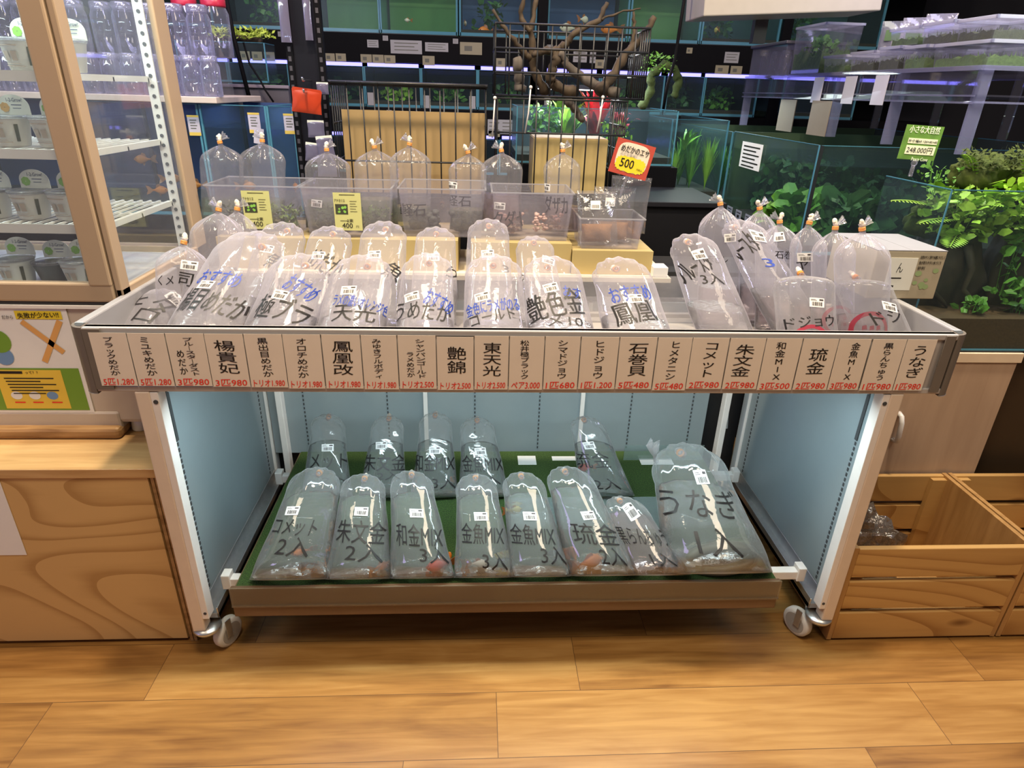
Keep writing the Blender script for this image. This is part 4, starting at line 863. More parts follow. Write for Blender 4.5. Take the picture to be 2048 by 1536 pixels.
pq(mb, -1.13, -1.083, .644, .650, PY-.0016)
for k in range(6): pq(mb, -1.125+.002*k, -1.022+.001*k-(.03 if k % 2 else 0), .632-k*.0072, .6345-k*.0072, PY-.0016)
pq(mb, -1.015, -.962, .7915, .7935, PY-.0016)
obj('print', mb, M_ink, po)
mb = MB()
for x in (-1.118, -1.08, -1.04): pq(mb, x, x+.022, .574, .577, PY-.0016)
obj('red_print', mb, M_red, po)
# seed pots: tapered white tub with a rounded standing tab
M_pot = mat('pot_white', (.80, .82, .76), .4, noise=.02); M_tab = mat('pot_tab', (.82, .88, .78), .45, noise=.02)
M_soil = mat('pot_soil', (.05, .06, .03), .8); M_leafy = mat('tab_leaf', (.25, .55, .08), .5); M_potdk = mat('pot_dark', (.05, .055, .05), .35)
def seed_pot(x, y, z, label, leaf, dark=False, tab=True):
    t = thing('seed_pot', label, 'pot', (x, y, z), 'seed pots in the showcase')
    body = [(.026, 0), (.0275, .002), (.036, .050), (.0375, .052)] if not dark else [(.024, 0), (.026, .002), (.036, .042), (.037, .044)]
    h = body[-1][1]
    obj('tub', MB().lathe(body, 28, (x, y, z)), M_potdk if dark else M_pot, t, smooth=True)
    obj('lid', MB().lathe([(.0385, h), (.039, h+.004), (.034, h+.006), (.031, h+.004), (.001, h+.004)], 28, (x, y, z)), clear('pot_lid', haze=.2, gloss=.08), t, smooth=True)
    if not dark:
        w = MB(); w.add([(x+r_*math.sin(a_), y-r_*math.cos(a_)-.0008, z+zz) for r_, zz in ((.0305, .010), (.0350, .042)) for a_ in (.75, .95)], [(0, 1, 3, 2)]); obj('window', w, M_soil, t, label='dark window in the tub wall')
        pr = MB()
        for r_, zz, a0, a1, tk in ((.0352, .043, -.9, .3, .002), (.0300, .008, -.8, .5, .0015), (.0308, .012, -.7, .3, .001)):
            n = 6; pr.add([(x+(r_+.0007)*math.sin(a0+(a1-a0)*k/n), y-(r_+.0007)*math.cos(a0+(a1-a0)*k/n), z+zz+q*tk) for q in (0, 1) for k in range(n+1)], [(k, k+1, n+2+k, n+1+k) for k in range(n)])
        for a_ in (-.55, -.1):
            pr.add([(x+r_*math.sin(a_+d), y-r_*math.cos(a_+d)-.0007, z+zz) for r_, zz in ((.0317, .018), (.0343, .034)) for d in (0, .3)], [(0, 1, 3, 2)])
        obj('print', pr, mat('pot_print', (.45, .38, .30), .6), t)
    if tab:
        n = 14; f = []
        for k in range(n+1):
            q = PI*k/n; f.append((x+.030*math.cos(q)*(1 if abs(math.cos(q)) < .9 else 1), z+h+.020+.022*math.sin(q)))
        f = [(x+.030, z+h+.004)]+f+[(x-.030, z+h+.004)]
        y0 = y+.026
        vs = [(a, y0, b) for a, b in f]+[(a, y0+.0012, b) for a, b in f]; m_ = len(f)
        tb = MB().add(vs, [tuple(range(m_)), tuple(range(2*m_-1, m_-1, -1))]+[(i, (i+1) % m_, (i+1) % m_+m_, i+m_) for i in range(m_)])
        tt = obj('tab', tb, M_tab, t)
        pr = MB(); put_text(pr, '1-2-Grow!', (x+.004, y0-.0006, z+h+.032), (1, 0, 0), (0, 0, 1), .030, .007, bold=.02)
        pq(pr, x-.004, x+.016, z+h+.022, z+h+.0235, y0-.0006); pq(pr, x-.002, x+.014, z+h+.016, z+h+.0172, y0-.0006)
        obj('tab_print', pr, mat('tab_ink', (.05, .08, .16), .5), tt)
        lf = MB(); 
        for k in range(7):
            q = k*.9; disc(lf, x-.017+.005*math.cos(q), z+h+.018+.005*math.sin(q), .0042, y0-.0005-.00005*k, 0)
        obj('tab_picture', lf, leaf, tt)
OL = mat('tab_leaf_orange', (.62, .38, .12), .5); GL2 = M_leafy
seed_pot(-.985, .32, 1.2335, 'white seed pot on the top showcase shelf, left of the front post', GL2)
seed_pot(-.893, .30, 1.2335, 'white seed pot on the top showcase shelf, right of the front post', OL)
seed_pot(-1.075, .33, 1.2335, 'white seed pot at the left picture edge on the top showcase shelf', OL)
for x, l, lf_ in ((-1.035, 'white seed pot with orange leaf tab, left on the second showcase shelf', OL), (-.955, 'white seed pot half behind the front post on the second showcase shelf', GL2), (-1.115, 'white seed pot at the picture edge on the second showcase shelf', OL)): seed_pot(x, .30, 1.0975, l, lf_)
for x, l in ((-1.035, 'white seed pot with plain tab on the third showcase shelf'), (-.960, 'white seed pot with green tab beside the post on the third showcase shelf'), (-1.115, 'white seed pot at the picture edge on the third showcase shelf')): seed_pot(x, .30, .9555, l, GL2)
seed_pot(-1.105, .30, .8145, 'white seed pot at the picture edge on the showcase floor', GL2)
seed_pot(-1.035, .31, .8145, 'dark open seed pot with clear rim on the showcase floor', GL2, dark=True)
seed_pot(-.965, .29, .8145, 'white seed pot with green leaf tab on the showcase floor beside the post', GL2)

# ================================================================ RIGHT: CRATES, BEIGE CABINET, CARTON
M_crate = wood('crate_pine', (.56, .335, .115), (.37, .19, .055), 'X', 6, .55, rings=True, seed=9, ring_scale=1.8, contrast=.8, knots=.8)
M_crp = wood('crate_ply', (.52, .30, .11), (.34, .175, .055), 'Z', 8, .55)
def crate(x0, x1, label):
    t = thing('wooden_crate', label, 'crate', ((x0+x1)/2, .18, 0), 'wooden crates on the floor')
    y0, y1, H = .020, .338, .287
    for k in range(3):
        z0 = .008+k*.0975
        obj('slat', MB().box(x0+.012, x1-.012, y0, y0+.014, z0, z0+.0835), M_crate, t, bevel=.002)
        obj('slat', MB().box(x0+.012, x1-.012, y1-.014, y1, z0, z0+.0835), M_crate, t, bevel=.002)
    for xx in (x0, x1-.012): obj('end_board', MB().box(xx, xx+.012, y0+.001, y1-.001, .004, H+.002), M_crp, t, bevel=.001)
    for xx in (x0+.012, x1-.012-.040):
        obj('corner_post', MB().box(xx, xx+.040, y1-.028, y1-.0145, .006, H-.006), M_crate, t)
        obj('corner_post', MB().box(xx, xx+.040, y0+.0145, y0+.028, .006, H-.026), M_crate, t)
    obj('bottom_board', MB().box(x0+.012, x1-.012, y0+.014, y1-.014, .0, .012), M_crp, t)
crate(.765, 1.203, 'wooden slatted crate beside the stand, holding crumpled clear plastic')
crate(1.208, 1.66, 'wooden slatted crate at the right picture edge')
# crumpled plastic in the crate
rg = random.Random(5); bm = bmesh.new(); bmesh.ops.create_icosphere(bm, subdivisions=4, radius=1)
for v in bm.verts:
    n_ = .22*math.sin(5*v.co.x+2*v.co.y)+.16*math.sin(9*v.co.z+4*v.co.x)+.10*math.sin(17*v.co.y+7*v.co.z)+rg.uniform(-.07, .07)
    v.co *= 1+n_; v.co = Vector((v.co.x*.085, v.co.y*.10, v.co.z*.125))
me = bpy.data.meshes.new('wrap'); bm.to_mesh(me); bm.free(); me.materials.append(clear('wrap_film', tint=(.80, .78, .76), haze=.30, gloss=.22, fres=.6, rough=.10, hazecol=(.45, .40, .36), crinkle=.9, cscale=40))
o = obj('plastic_wrap', me, None, loc=(.868, .17, .150)); tag(o, 'crumpled clear plastic bundle sticking up inside the left crate', 'plastic bundle')
M_beige = wood('beige_laminate', (.53, .385, .28), (.44, .31, .22), 'Z', 5, .45)
bc = thing('beige_cabinet', 'pale wood-grain cabinet behind the crates under the moss tank', 'cabinet', (1.1, .6, 0))
obj('carcass', MB().box(.79, 1.297, .360, .75, .0, .632), M_beige, bc)
obj('door', MB().box(.795, 1.295, .346, .359, .02, .618), M_beige, bc, bevel=.001)
obj('cabinet_top', MB().box(.785, 1.302, .342, .755, .620, .646), mat('cabinet_top', (.74, .60, .44), .4), bc, bevel=.001)
obj('handle', MB().tube([(1.025, .346, .390), (1.025, .331, .394), (1.022, .325, .413), (1.019, .325, .452), (1.018, .331, .468), (1.018, .346, .472)], .0065, 10), M_white, bc, smooth=True)
dc = thing('dark_void_block', 'dark brown block added for the void under the moss tank at the right picture edge', 'cabinet', (1.65, .6, 0)); obj('body', MB().box(1.306, 2.1, .400, .80, 0, .646), mat('dark_brown', (.055, .034, .018), .5), dc, bevel=.002)  # added block; the shade of the void under the tank is its colour
# white carton
ct = thing('carton', 'white printed carton resting on the right tray rail', 'carton', (.84, .33, ZT1))
obj('box', MB().box(.765, .925, .232, .415, ZT1+.0008, .930), mat('carton_card', (.44, .395, .29), .55, noise=.10, scale=18), ct, bevel=.002)  # dim cream puts the shade on the front into the card colour
obj('top_flaps', MB().box(.765, .845, .232, .415, .930, .9315).box(.846, .925, .232, .415, .930, .9315), mat('carton_top', (.30, .30, .33), .5), ct)  # flaps toned down in colour against the overhead light
obj('label', MB().box(.80, .862, .2312, .232, .842, .915), M_pot, ct)
mb = MB()
for k, (b_, w_) in enumerate((('自然のサンゴ砂で水槽にやさしく', .055), ('魚が育ちやすい水づくり', .050), ('砂利', .016))): put_text(mb, b_, (.893-.027+w_/2, .2308, .917-k*.012), (1, 0, 0), (0, 0, 1), w_, .008, bold=.02)
put_text(mb, 'ん', (.826, .2308, .893), (1, 0, 0), (0, 0, 1), .014, .022, bold=-.01); pq(mb, .808, .835, .868, .871, .2308); pq(mb, .808, .822, .849, .853, .2308); pq(mb, .80, .83, .3, .3, .2308)
obj('print', mb, M_ink, ct)
mb = MB(); rg = random.Random(2)
for k in range(8): disc(mb, .880+rg.uniform(-.012, .030), .845+rg.uniform(-.012, .045), rg.uniform(.004, .009), .2309-.00003*k, 0, .8)
obj('leaf_print', mb, mat('carton_leaf', (.30, .42, .20), .6), ct)

# ================================================================ BOXES AND CLEAR TUBS BEHIND THE BAGS
bd = obj('shelf_board', MB().box(-.80, .42, .560, .87, .760, .772), mat('cream_board', (.78, .70, .56), .5)); tag(bd, 'cream board raised in the tray under the brown boxes', 'board')
rp = thing('rear_platform', 'added black platform carrying the cream board and keeping the gap behind the tray dark', 'platform', (-.2, .76, 0)); obj('body', MB().box(-.80, .745, .680, .875, 0, .7595), mat('riser_black', (.02, .02, .022), .6), rp)  # added body; its black stands for the shade under the board
tag(obj('foam_block', MB().box(.37, .41, .565, .615, .7722, .80), mat('foam_block', (.80, .80, .80), .6)), 'small white foam block on the right end of the cream board', 'block')
tag(obj('plastic_strip', MB().box(.16, .46, .390, .3915, .7032, .770), clear('strip_clear', haze=.22, gloss=.08, fres=.4)), 'clear plastic strip standing in the tray gap behind the 鳳凰 bag', 'strip')
M_kraft = mat('kraft_box', (.44, .34, .145), .5, noise=.05, scale=8)
for x0, x1, y0, z1, lb in ((-.795, -.160, .605, .855, 'long brown box under the two leftmost clear tubs'), (-.125, .148, .600, .853, 'brown box under the pink clear tub'), (.150, .372, .592, .8375, 'lower brown box under the small tub of pellets')):
    t = thing('cardboard_box', lb, 'box', ((x0+x1)/2, .72, .7722), 'brown boxes in a row behind the bags')
    obj('box', MB().box(x0, x1, y0, .86, .7722, z1-.0008), M_kraft, t, bevel=.001)
    obj('lid_flaps', MB().box(x0, (x0+x1)/2-.0004, y0, .86, z1-.0008, z1).box((x0+x1)/2+.0004, x1, y0, .86, z1-.0008, z1), M_kraft, t)
M_tub = clear('tub_plastic', tint=(.97, .97, .99), haze=.10, edge=.2, gloss=.04, fres=.25, rough=.06, hazecol=(.92, .88, .98))
def tub(x0, x1, y0, y1, z0, z1, label, tap=.010, group='clear plastic tubs on the brown boxes'):
    t = thing('clear_tub', label, 'tub', ((x0+x1)/2, (y0+y1)/2, z0), group)
    def ring(a, z, g=0): return [(x0+a+g, y0+a+g, z), (x1-a-g, y0+a+g, z), (x1-a-g, y1-a-g, z), (x0+a+g, y1-a-g, z)]
    mb = MB(); vs = ring(tap, z0+.0005)+ring(0, z1)+ring(0, z1-.001, .0018)+ring(tap, z0+.003, .0018)
    fs = [(0, 3, 2, 1)]+[(i, (i+1) % 4, 4+(i+1) % 4, 4+i) for i in range(4)]+[(8+i, 12+i, 12+(i+1) % 4, 8+(i+1) % 4) for i in range(4)]+[(12, 13, 14, 15)]
    mb.add(vs, fs); obj('tub_wall', mb, M_tub, t)
    rm = MB(); e = .004
    rm.box(x0-e, x1+e, y0-e, y0+.001, z1-.003, z1).box(x0-e, x1+e, y1-.001, y1+e, z1-.003, z1).box(x0-e, x0+.001, y0, y1, z1-.003, z1).box(x1-.001, x1+e, y0, y1, z1-.003, z1)
    obj('rim', rm, clear('tub_rim', tint=(.9, .9, .95), haze=.38, gloss=.12, fres=.5), t)
    return t
tub(-.806, -.577, .622, .80, .8552, .985, 'leftmost clear tub with bags of water weed and a yellow tag')
tub(-.566, -.335, .622, .80, .8552, .985, 'second clear tub from the left, with green bags and a yellow tag')
tub(-.316, -.088, .640, .83, .8552, .985, 'third clear tub from the left with two stone-lettered bags')
tub(-.068, .147, .622, .80, .8532, .982, 'fourth clear tub from the left, holding two pinkish bags')
tub(.168, .340, .605, .76, .8377, .922, 'small clear tub holding brown pellet packs', .008)
M_ytag = mat('yellow_tag', (.60, .58, .24), .5, noise=.02)
for x0, lb in ((-.716, 'yellow tag priced 400 on the leftmost clear tub'), (-.483, 'yellow tag priced 400 on the second clear tub')):
    t = thing('price_tag', lb, 'tag', (x0+.035, .614, .875), 'yellow price tags on the tubs'); y = .6145
    obj('card', MB().box(x0, x0+.071, y, y+.0008, .876, .973), M_ytag, t)
    mb = MB(); put_text(mb, '400', (x0+.032, y-.0006, .889), (1, 0, 0), (0, 0, 1), .027, .013, bold=.01); put_text(mb, '2束', (x0+.040, y-.0006, .902), (1, 0, 0), (0, 0, 1), .016, .009, bold=.02)
    put_text(mb, '円', (x0+.058, y-.0006, .886), (1, 0, 0), (0, 0, 1), .007, .006); put_text(mb, 'アナカリス', (x0+.016, y-.0006, .953), (1, 0, 0), (0, 0, 1), .027, .008, bold=.02)
    for k in range(5): pq(mb, x0+.042, x0+.060-.003*(k % 2), .951-k*.0065, .9522-k*.0065, y-.0006)
    pq(mb, x0+.016, x0+.056, .967, .9685, y-.0006); pq(mb, x0+.014, x0+.034, .9005, .9018, y-.0006)
    obj('writing', mb, M_ink, t)
    mb = MB(); pq(mb, x0+.004, x0+.036, .918, .944, y-.0005, 0); rg = random.Random(4)
    for k in range(9): disc(mb, x0+.02+rg.uniform(-.011, .011), .931+rg.uniform(-.008, .008), rg.uniform(.002, .004), y-.0006-.00003*k, 1)
    obj('picture', mb, [mat('tag_photo', (.05, .05, .03), .5), M_leafy], t)
# weed / pebbles / shrimp-pink gravel sitting in the tub bags
def clump(name, label, cat, x, y, z, w, h, m, n=60, seed=1, leaf=.012):
    rg = random.Random(seed); mb = MB()
    for k in range(n):
        a = rg.uniform(0, 2*PI); r = w*math.sqrt(rg.random()); p = Vector((x+r*math.cos(a), y+r*.55*math.sin(a), z+h*rg.random()**1.3))
        u = Vector((rg.uniform(-1, 1), rg.uniform(-1, 1), rg.uniform(-.4, 1))).normalized(); v = u.orthogonal().normalized()
        L = leaf*rg.uniform(.6, 1.3); wv = v*L*.22
        mb.add([p, p+u*L*.5+wv, p+u*L, p+u*L*.5-wv], [(0, 1, 2, 3)])
    o = obj(name, mb, m, loc=(x, y, z)); return tag(o, label, cat)
M_weed = mat('water_weed', (.14, .22, .04), .5, noise=.5, scale=60); M_weedd = mat('water_weed_dark', (.06, .085, .035), .5, noise=.5)
for i, (x, m_, lb) in enumerate(((-.748, M_weedd, 'dark water weed in the leftmost clear tub, left bag'), (-.640, M_weed, 'green water weed in the leftmost clear tub, right bag'), (-.510, M_weedd, 'olive water weed in the second clear tub, left bag'), (-.385, M_weed, 'bright green water weed in the second clear tub, right bag'))):
    clump('water_weed', lb, 'water weed', x, .70, .866, .046, .055, m_, 260, i, .017)
def pebbles(name, label, x, y, z, n, m, seed, r=.010, w=.038):
    t = thing(name, label, 'pebbles', (x, y, z)); rg = random.Random(seed); mb = MB()
    for k in range(n): mb.ball((x+rg.uniform(-w, w), y+rg.uniform(-.014, .014), z+.006+rg.uniform(0, .048)), r*rg.uniform(.6, 1.1), 6, 0, (1.1, .9, .8))
    o = obj('stones', mb, m, t, smooth=True); o['kind'] = 'stuff'
pebbles('pebbles', 'dark pebbles in the pointed bag of the third tub', -.255, .70, .862, 110, mat('pebble_dark', (.045, .05, .04), .6), 3)
pebbles('pebbles', 'dark pebbles in the right bag of the third tub', -.140, .70, .862, 110, mat('pebble_dark', (.045, .05, .04), .6), 4)
pebbles('pebbles', 'pale pink gravel in the left bag of the pink tub', -.020, .69, .861, 60, mat('pebble_pink', (.62, .42, .36), .5, noise=.3), 5, .006)
pebbles('pebbles', 'pale pink gravel in the right bag of the pink tub', .090, .70, .861, 60, mat('pebble_pink', (.62, .42, .36), .5, noise=.3), 6, .006)
# packs of pellets
M_pel = mat('brown_pellets', (.40, .19, .06), .75, noise=.45, scale=420, bump=.6)
ZIP = clear('zip_film', haze=.09, gloss=.06, fres=.5, rough=.10, crinkle=.5, cscale=22)
def pillow(mb, c, w, t, h, M, n=14, pw=.55):
    vs = []; fs = []; c = Vector(c)
    for sgn in (-1, 1):
        for j in range(n+1):
            for i in range(n+1):
                u, v = i/n*2-1, j/n*2-1; b = max(0, (1-u*u))**pw*max(0, (1-v*v))**pw
                vs.append(c+M @ Vector((u*w/2*(1-.06*(1-abs(v))), sgn*t/2*b*(1+.12*math.sin(5*u+3*v)), v*h/2)))
    m_ = (n+1)**2
    for s_ in range(2):
        for j in range(n):
            for i in range(n):
                q = s_*m_+j*(n+1)+i; f = (q, q+1, q+n+2, q+n+1); fs.append(f if s_ == 0 else f[::-1])
    mb.add(vs, fs)
for i, (x, y, z, tilt, yaw, st, lb) in enumerate(((.222, .655, .9, .35, .1, True, 'zip bag of brown fish pellets with barcode sticker, left in the small tub'), (.272, .690, .905, .25, -.15, True, 'zip bag of brown fish pellets with barcode sticker, right in the small tub'), (.318, .715, .93, .1, -.5, False, 'zip bag of fish pellets poking out right of the small tub'))):
    t = thing('pellet_bag', lb, 'pellet bag', (x, y, .842), 'zip bags of fish pellets'); M_ = Matrix.Rotation(yaw, 3, 'Z') @ Matrix.Rotation(-tilt, 3, 'X')
    f = MB(); pillow(f, (x, y, z+.012), .115, .042, .150, M_); obj('zip_film', f, ZIP, t, smooth=True)
    p = MB(); pillow(p, (x, y+.000, .873), .088, .036, .050, Matrix.Rotation(yaw, 3, 'Z')); obj('pellets', p, M_pel, t, smooth=True)
    zp = MB(); q = Vector((x, y, z+.012)) + M_ @ Vector((0, 0, .068)); zp.obox(q, (.108, .003, .003), M_); obj('zip_strip', zp, M_tub, t)
    if st:
        s = MB(); q = Vector((x, y, z+.012)) + M_ @ Vector((-.012, -.0235, .032)); s.obox(q, (.027, .0012, .023), M_)
        for k in range(7): s.obox(q+M_ @ Vector((-.009+k*.003, -.0009, -.004)), (.0014, .0006, .009), M_, 1)
        obj('price_sticker', s, [M_lab, M_bar], t)
# medaka food sign
sg = thing('food_sign', 'red bordered sign reading めだかのエサ 500 above the pellet bags', 'sign', (.29, .67, .93))
A = Vector((.262, .668, 1.122)); B = Vector((.366, .668, 1.098)); D_ = Vector((.238, .668, 1.032)); ux = (B-A).normalized(); uz = Vector((-ux.z, 0, ux.x)); w_, h_ = (B-A).length, .088
cn = (A+B)/2-uz*h_/2
def sq(mb, cx, cz, w, h, off, mi=0): c = cn+ux*cx+uz*cz+Vector((0, -off, 0)); mb.add([c-ux*w/2-uz*h/2, c+ux*w/2-uz*h/2, c+ux*w/2+uz*h/2, c-ux*w/2+uz*h/2], [(0, 1, 2, 3)], mi)
mb = MB(); mb.obox(cn, (w_, .0012, h_), Matrix(((ux.x, 0, uz.x), (0, 1, 0), (ux.z, 0, uz.z)))); obj('board', mb, mat('sign_red', (.48, .07, .045), .5), sg)
mb = MB(); n = 28
mb.add([cn+ux*(.0445*math.copysign(abs(math.cos(2*PI*k/n))**.55, math.cos(2*PI*k/n)))*(w_/.107)+uz*(.037*math.copysign(abs(math.sin(2*PI*k/n))**.55, math.sin(2*PI*k/n))+.002)+Vector((0, -.0009, 0)) for k in range(n)], [tuple(range(n))], 0)
mb.add([cn+ux*((.040+.003*(k % 2))*math.copysign(abs(math.cos(2*PI*k/36))**.6, math.cos(2*PI*k/36)))+uz*((.018+.003*(k % 2))*math.copysign(abs(math.sin(2*PI*k/36))**.6, math.sin(2*PI*k/36))-.015)+Vector((0, -.0014, 0)) for k in range(36)], [tuple(range(36))], 1)
obj('panel', mb, [mat('sign_cream', (.80, .70, .56), .5), mat('sign_yellow', (.86, .66, .03), .5)], sg)
mb = MB(); o_ = Vector((0, -.002, 0))
put_text(mb, 'めだかのエサ', cn+o_+uz*.022+ux*.002, ux, uz, .078, .017, bold=.03); put_text(mb, '500', cn+o_-uz*.013-ux*.010, ux, uz, .038, .022, bold=.02)
put_text(mb, '円税込', cn+o_-uz*.022+ux*.028, ux, uz, .016, .006); obj('writing', mb, M_ink, sg)
mb = MB(); put_text(mb, 'めだか専用!!', cn+o_+uz*.008-ux*.012, ux, uz, .046, .008, bold=.0); obj('small_writing', mb, mat('sign_grey', (.30, .28, .26), .5), sg)
obj('sign_clip', MB().tube([cn-uz*.044, cn-uz*.075, cn-uz*.10+Vector((0, .004, 0))], .003, 8), M_tub, sg)

# ================================================================ WIRE BASKETS, DRIFTWOOD
M_blk = mat('black_wire', (.012, .012, .013), .4)
def wgrid(name, parent, o, u, v, w, h, nu, nv, r=.0022, rr=.0030, skip=()):
    o, u, v = Vector(o), Vector(u), Vector(v); mb = MB()
    for i in range(nu+1): mb.tube([o+u*(w*i/nu), o+u*(w*i/nu)+v*h], r, 6)
    for j in range(nv+1):
        if j in skip: continue
        mb.tube([o+v*(h*j/nv), o+v*(h*j/nv)+u*w], rr, 6)
    return obj(name, mb, M_blk, parent, smooth=True)
b1 = thing('wire_basket', 'low black wire basket standing behind the left clear tubs', 'wire basket', (-.30, 1.0, .90), 'black wire baskets')
wgrid('front_grid', b1, (-.520, .88, .925), (1, 0, 0), (0, 0, 1), .435, .303, 10, 3, skip=(2,))
mb = MB()
for k in range(11): mb.tube([(-.520+.0435*k, .88, 1.228), (-.520+.0435*k, .872, 1.236)], .003, 6)
mb.tube([(-.525, .876, 1.234), (-.080, .876, 1.234)], .005, 8); obj('top_rail', mb, M_blk, b1, smooth=True)
wgrid('side_grid', b1, (-.520, .88, .925), (0, 1, 0), (0, 0, 1), .22, .303, 7, 3)
wgrid('side_grid', b1, (-.085, .88, .925), (0, 1, 0), (0, 0, 1), .22, .303, 7, 3)
wgrid('bottom_grid', b1, (-.520, .88, .925), (1, 0, 0), (0, 1, 0), .435, .22, 10, 4)
wgrid('back_grid', b1, (-.520, 1.10, .925), (1, 0, 0), (0, 0, 1), .435, .303, 10, 3)
cbd = obj('cardboard_sheet', MB().box(-.505, -.082, .930, .936, .930, 1.162), mat('corrugated_card', (.33, .225, .10), .6, noise=.07, scale=10)); tag(cbd, 'tan cardboard sheet standing inside the low wire basket', 'cardboard')
b2 = thing('wire_basket', 'tall black wire basket holding driftwood branches', 'wire basket', (.15, 1.0, 1.21), 'black wire baskets')
wgrid('front_grid', b2, (-.060, .86, 1.212), (1, 0, 0), (0, 0, 1), .425, .178, 11, 3)
wgrid('side_grid', b2, (.365, .86, 1.212), (0, 1, 0), (0, 0, 1), .24, .178, 9, 3)
wgrid('side_grid', b2, (-.060, .86, 1.212), (0, 1, 0), (0, 0, 1), .24, .178, 4, 3)
wgrid('bottom_grid', b2, (-.060, .86, 1.212), (1, 0, 0), (0, 1, 0), .425, .24, 11, 4)
wgrid('back_grid', b2, (-.060, 1.10, 1.212), (1, 0, 0), (0, 0, 1), .425, .178, 11, 3)
b3 = thing('wire_basket', 'black wire basket below the driftwood, open in front of the red plant', 'wire basket', (.15, 1.0, .99), 'black wire baskets')
wgrid('front_grid', b3, (-.052, .86, .935), (1, 0, 0), (0, 0, 1), .372, .270, 10, 3, skip=(1,))
wgrid('side_grid', b3, (.320, .86, .935), (0, 1, 0), (0, 0, 1), .24, .270, 8, 4)
wgrid('side_grid', b3, (-.052, .86, .935), (0, 1, 0), (0, 0, 1), .24, .270, 5, 4)
wgrid('bottom_grid', b3, (-.052, .86, .935), (1, 0, 0), (0, 1, 0), .372, .24, 10, 4)
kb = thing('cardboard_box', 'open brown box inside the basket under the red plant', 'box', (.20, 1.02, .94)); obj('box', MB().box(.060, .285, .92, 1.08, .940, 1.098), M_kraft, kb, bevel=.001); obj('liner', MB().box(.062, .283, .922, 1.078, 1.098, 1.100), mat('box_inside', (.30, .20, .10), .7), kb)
bstand = thing('black_stand', 'black stand carrying the wire baskets behind the tray', 'stand', (-.1, 1.05, 0))
obj('body', MB().box(-.62, .66, .925, 1.25, .0, .905), mat('matte_black', (.008, .008, .010), .6, spec=.1), bstand, bevel=.003)
obj('top_plate', MB().box(-.64, .68, .915, 1.27, .905, .920), mat('matte_black2', (.010, .010, .014), .5, spec=.15), bstand, bevel=.002)
M_drift = wood('driftwood', (.065, .042, .021), (.022, .014, .008), 'Z', 9, .75)  # brown darkened, the shadow in the basket put into the wood colour
M_driftg = wood('driftwood_grey', (.12, .10, .085), (.045, .038, .033), 'Z', 9, .8)
def branch(name, label, segs, m, cat='driftwood', group='driftwood in the basket', seed=0):
    p0 = segs[0][0][0]; t = thing(name, label, cat, p0, group); rg = random.Random(seed)
    for i, (pts, r0, r1) in enumerate(segs):
        P = []
        for a, b in zip(pts[:-1], pts[1:]):
            a, b = Vector(a), Vector(b)
            for k in range(5): P.append(a.lerp(b, k/5)+Vector((rg.uniform(-1, 1), rg.uniform(-1, 1), rg.uniform(-1, 1)))*.0028)
        P.append(Vector(pts[-1])); n = len(P)
        R_ = [(r0+(r1-r0)*k/(n-1))*(1+.16*math.sin(k*1.7+i)+rg.uniform(-.1, .1)) for k in range(n)]
        obj('trunk' if i == 0 else 'twig', MB().tube(P, R_, 9), m, t, smooth=True)
branch('driftwood', 'forked brown driftwood branch reaching up and right out of the basket', [([(.187, .97, 1.222), (.114, .98, 1.245), (.105, .97, 1.270), (.118, .96, 1.305), (.120, .97, 1.335), (.148, .97, 1.352), (.166, .97, 1.378), (.241, .98, 1.416), (.262, .99, 1.462)], .017, .006),
    ([(.122, .97, 1.335), (.080, .97, 1.332), (.050, .95, 1.320)], .012, .008), ([(.245, .98, 1.418), (.30, .99, 1.438), (.36, .99, 1.450)], .004, .002)], M_drift, seed=1)
branch('driftwood', 'tall dark driftwood branch at the left of the basket', [([(.10, 1.0, 1.222), (.062, .99, 1.270), (.050, .99, 1.33), (.044, .98, 1.385), (.058, .99, 1.465)], .015, .006), ([(.050, .99, 1.31), (.02, .98, 1.335), (-.02, .97, 1.372), (-.066, .98, 1.432)], .010, .004), ([(.045, .98, 1.38), (.012, .98, 1.42), (.022, .98, 1.47)], .009, .006)], M_drift, seed=2)
branch('driftwood', 'thick grey driftwood leaning right across the basket', [([(.305, .93, 1.226), (.262, .95, 1.236), (.205, .97, 1.262), (.150, .97, 1.300), (.128, .96, 1.330)], .017, .010)], M_driftg, seed=3)
branch('driftwood', 'slanted brown driftwood at the right of the basket', [([(.245, .92, 1.228), (.285, .95, 1.270), (.323, .97, 1.332), (.372, .98, 1.378), (.401, .98, 1.430)], .017, .008), ([(.34, .97, 1.35), (.345, .98, 1.40), (.338, .98, 1.44)], .006, .004)], M_drift, seed=4)
branch('driftwood', 'short upright driftwood stump by the left basket wall', [([(.015, .95, 1.222), (.012, .95, 1.262), (.004, .95, 1.312)], .016, .013)], M_driftg, seed=5)
branch('driftwood', 'long grey driftwood hanging below the basket floor', [([(.150, .90, 1.205), (.175, .91, 1.180), (.205, .92, 1.150)], .012, .009)], M_driftg, seed=6)
for pts, lb in (([(-.060, .852, 1.205), (-.063, .850, 1.15), (-.066, .852, 1.10)], 'white cable tie hanging at the left basket corner'), ([(.040, .852, 1.235), (.036, .850, 1.17), (.028, .852, 1.115)], 'long white cable tie hanging near the basket middle'), ([(.246, .852, 1.215), (.242, .850, 1.165), (.236, .852, 1.122)], 'white cable tie hanging at the right of the basket')):
    tag(obj('cable_tie', MB().tube(pts, .0022, 6).ball(pts[0], .005, 6), mat('tie_white', (.66, .62, .60), .5), smooth=True), lb, 'cable tie')

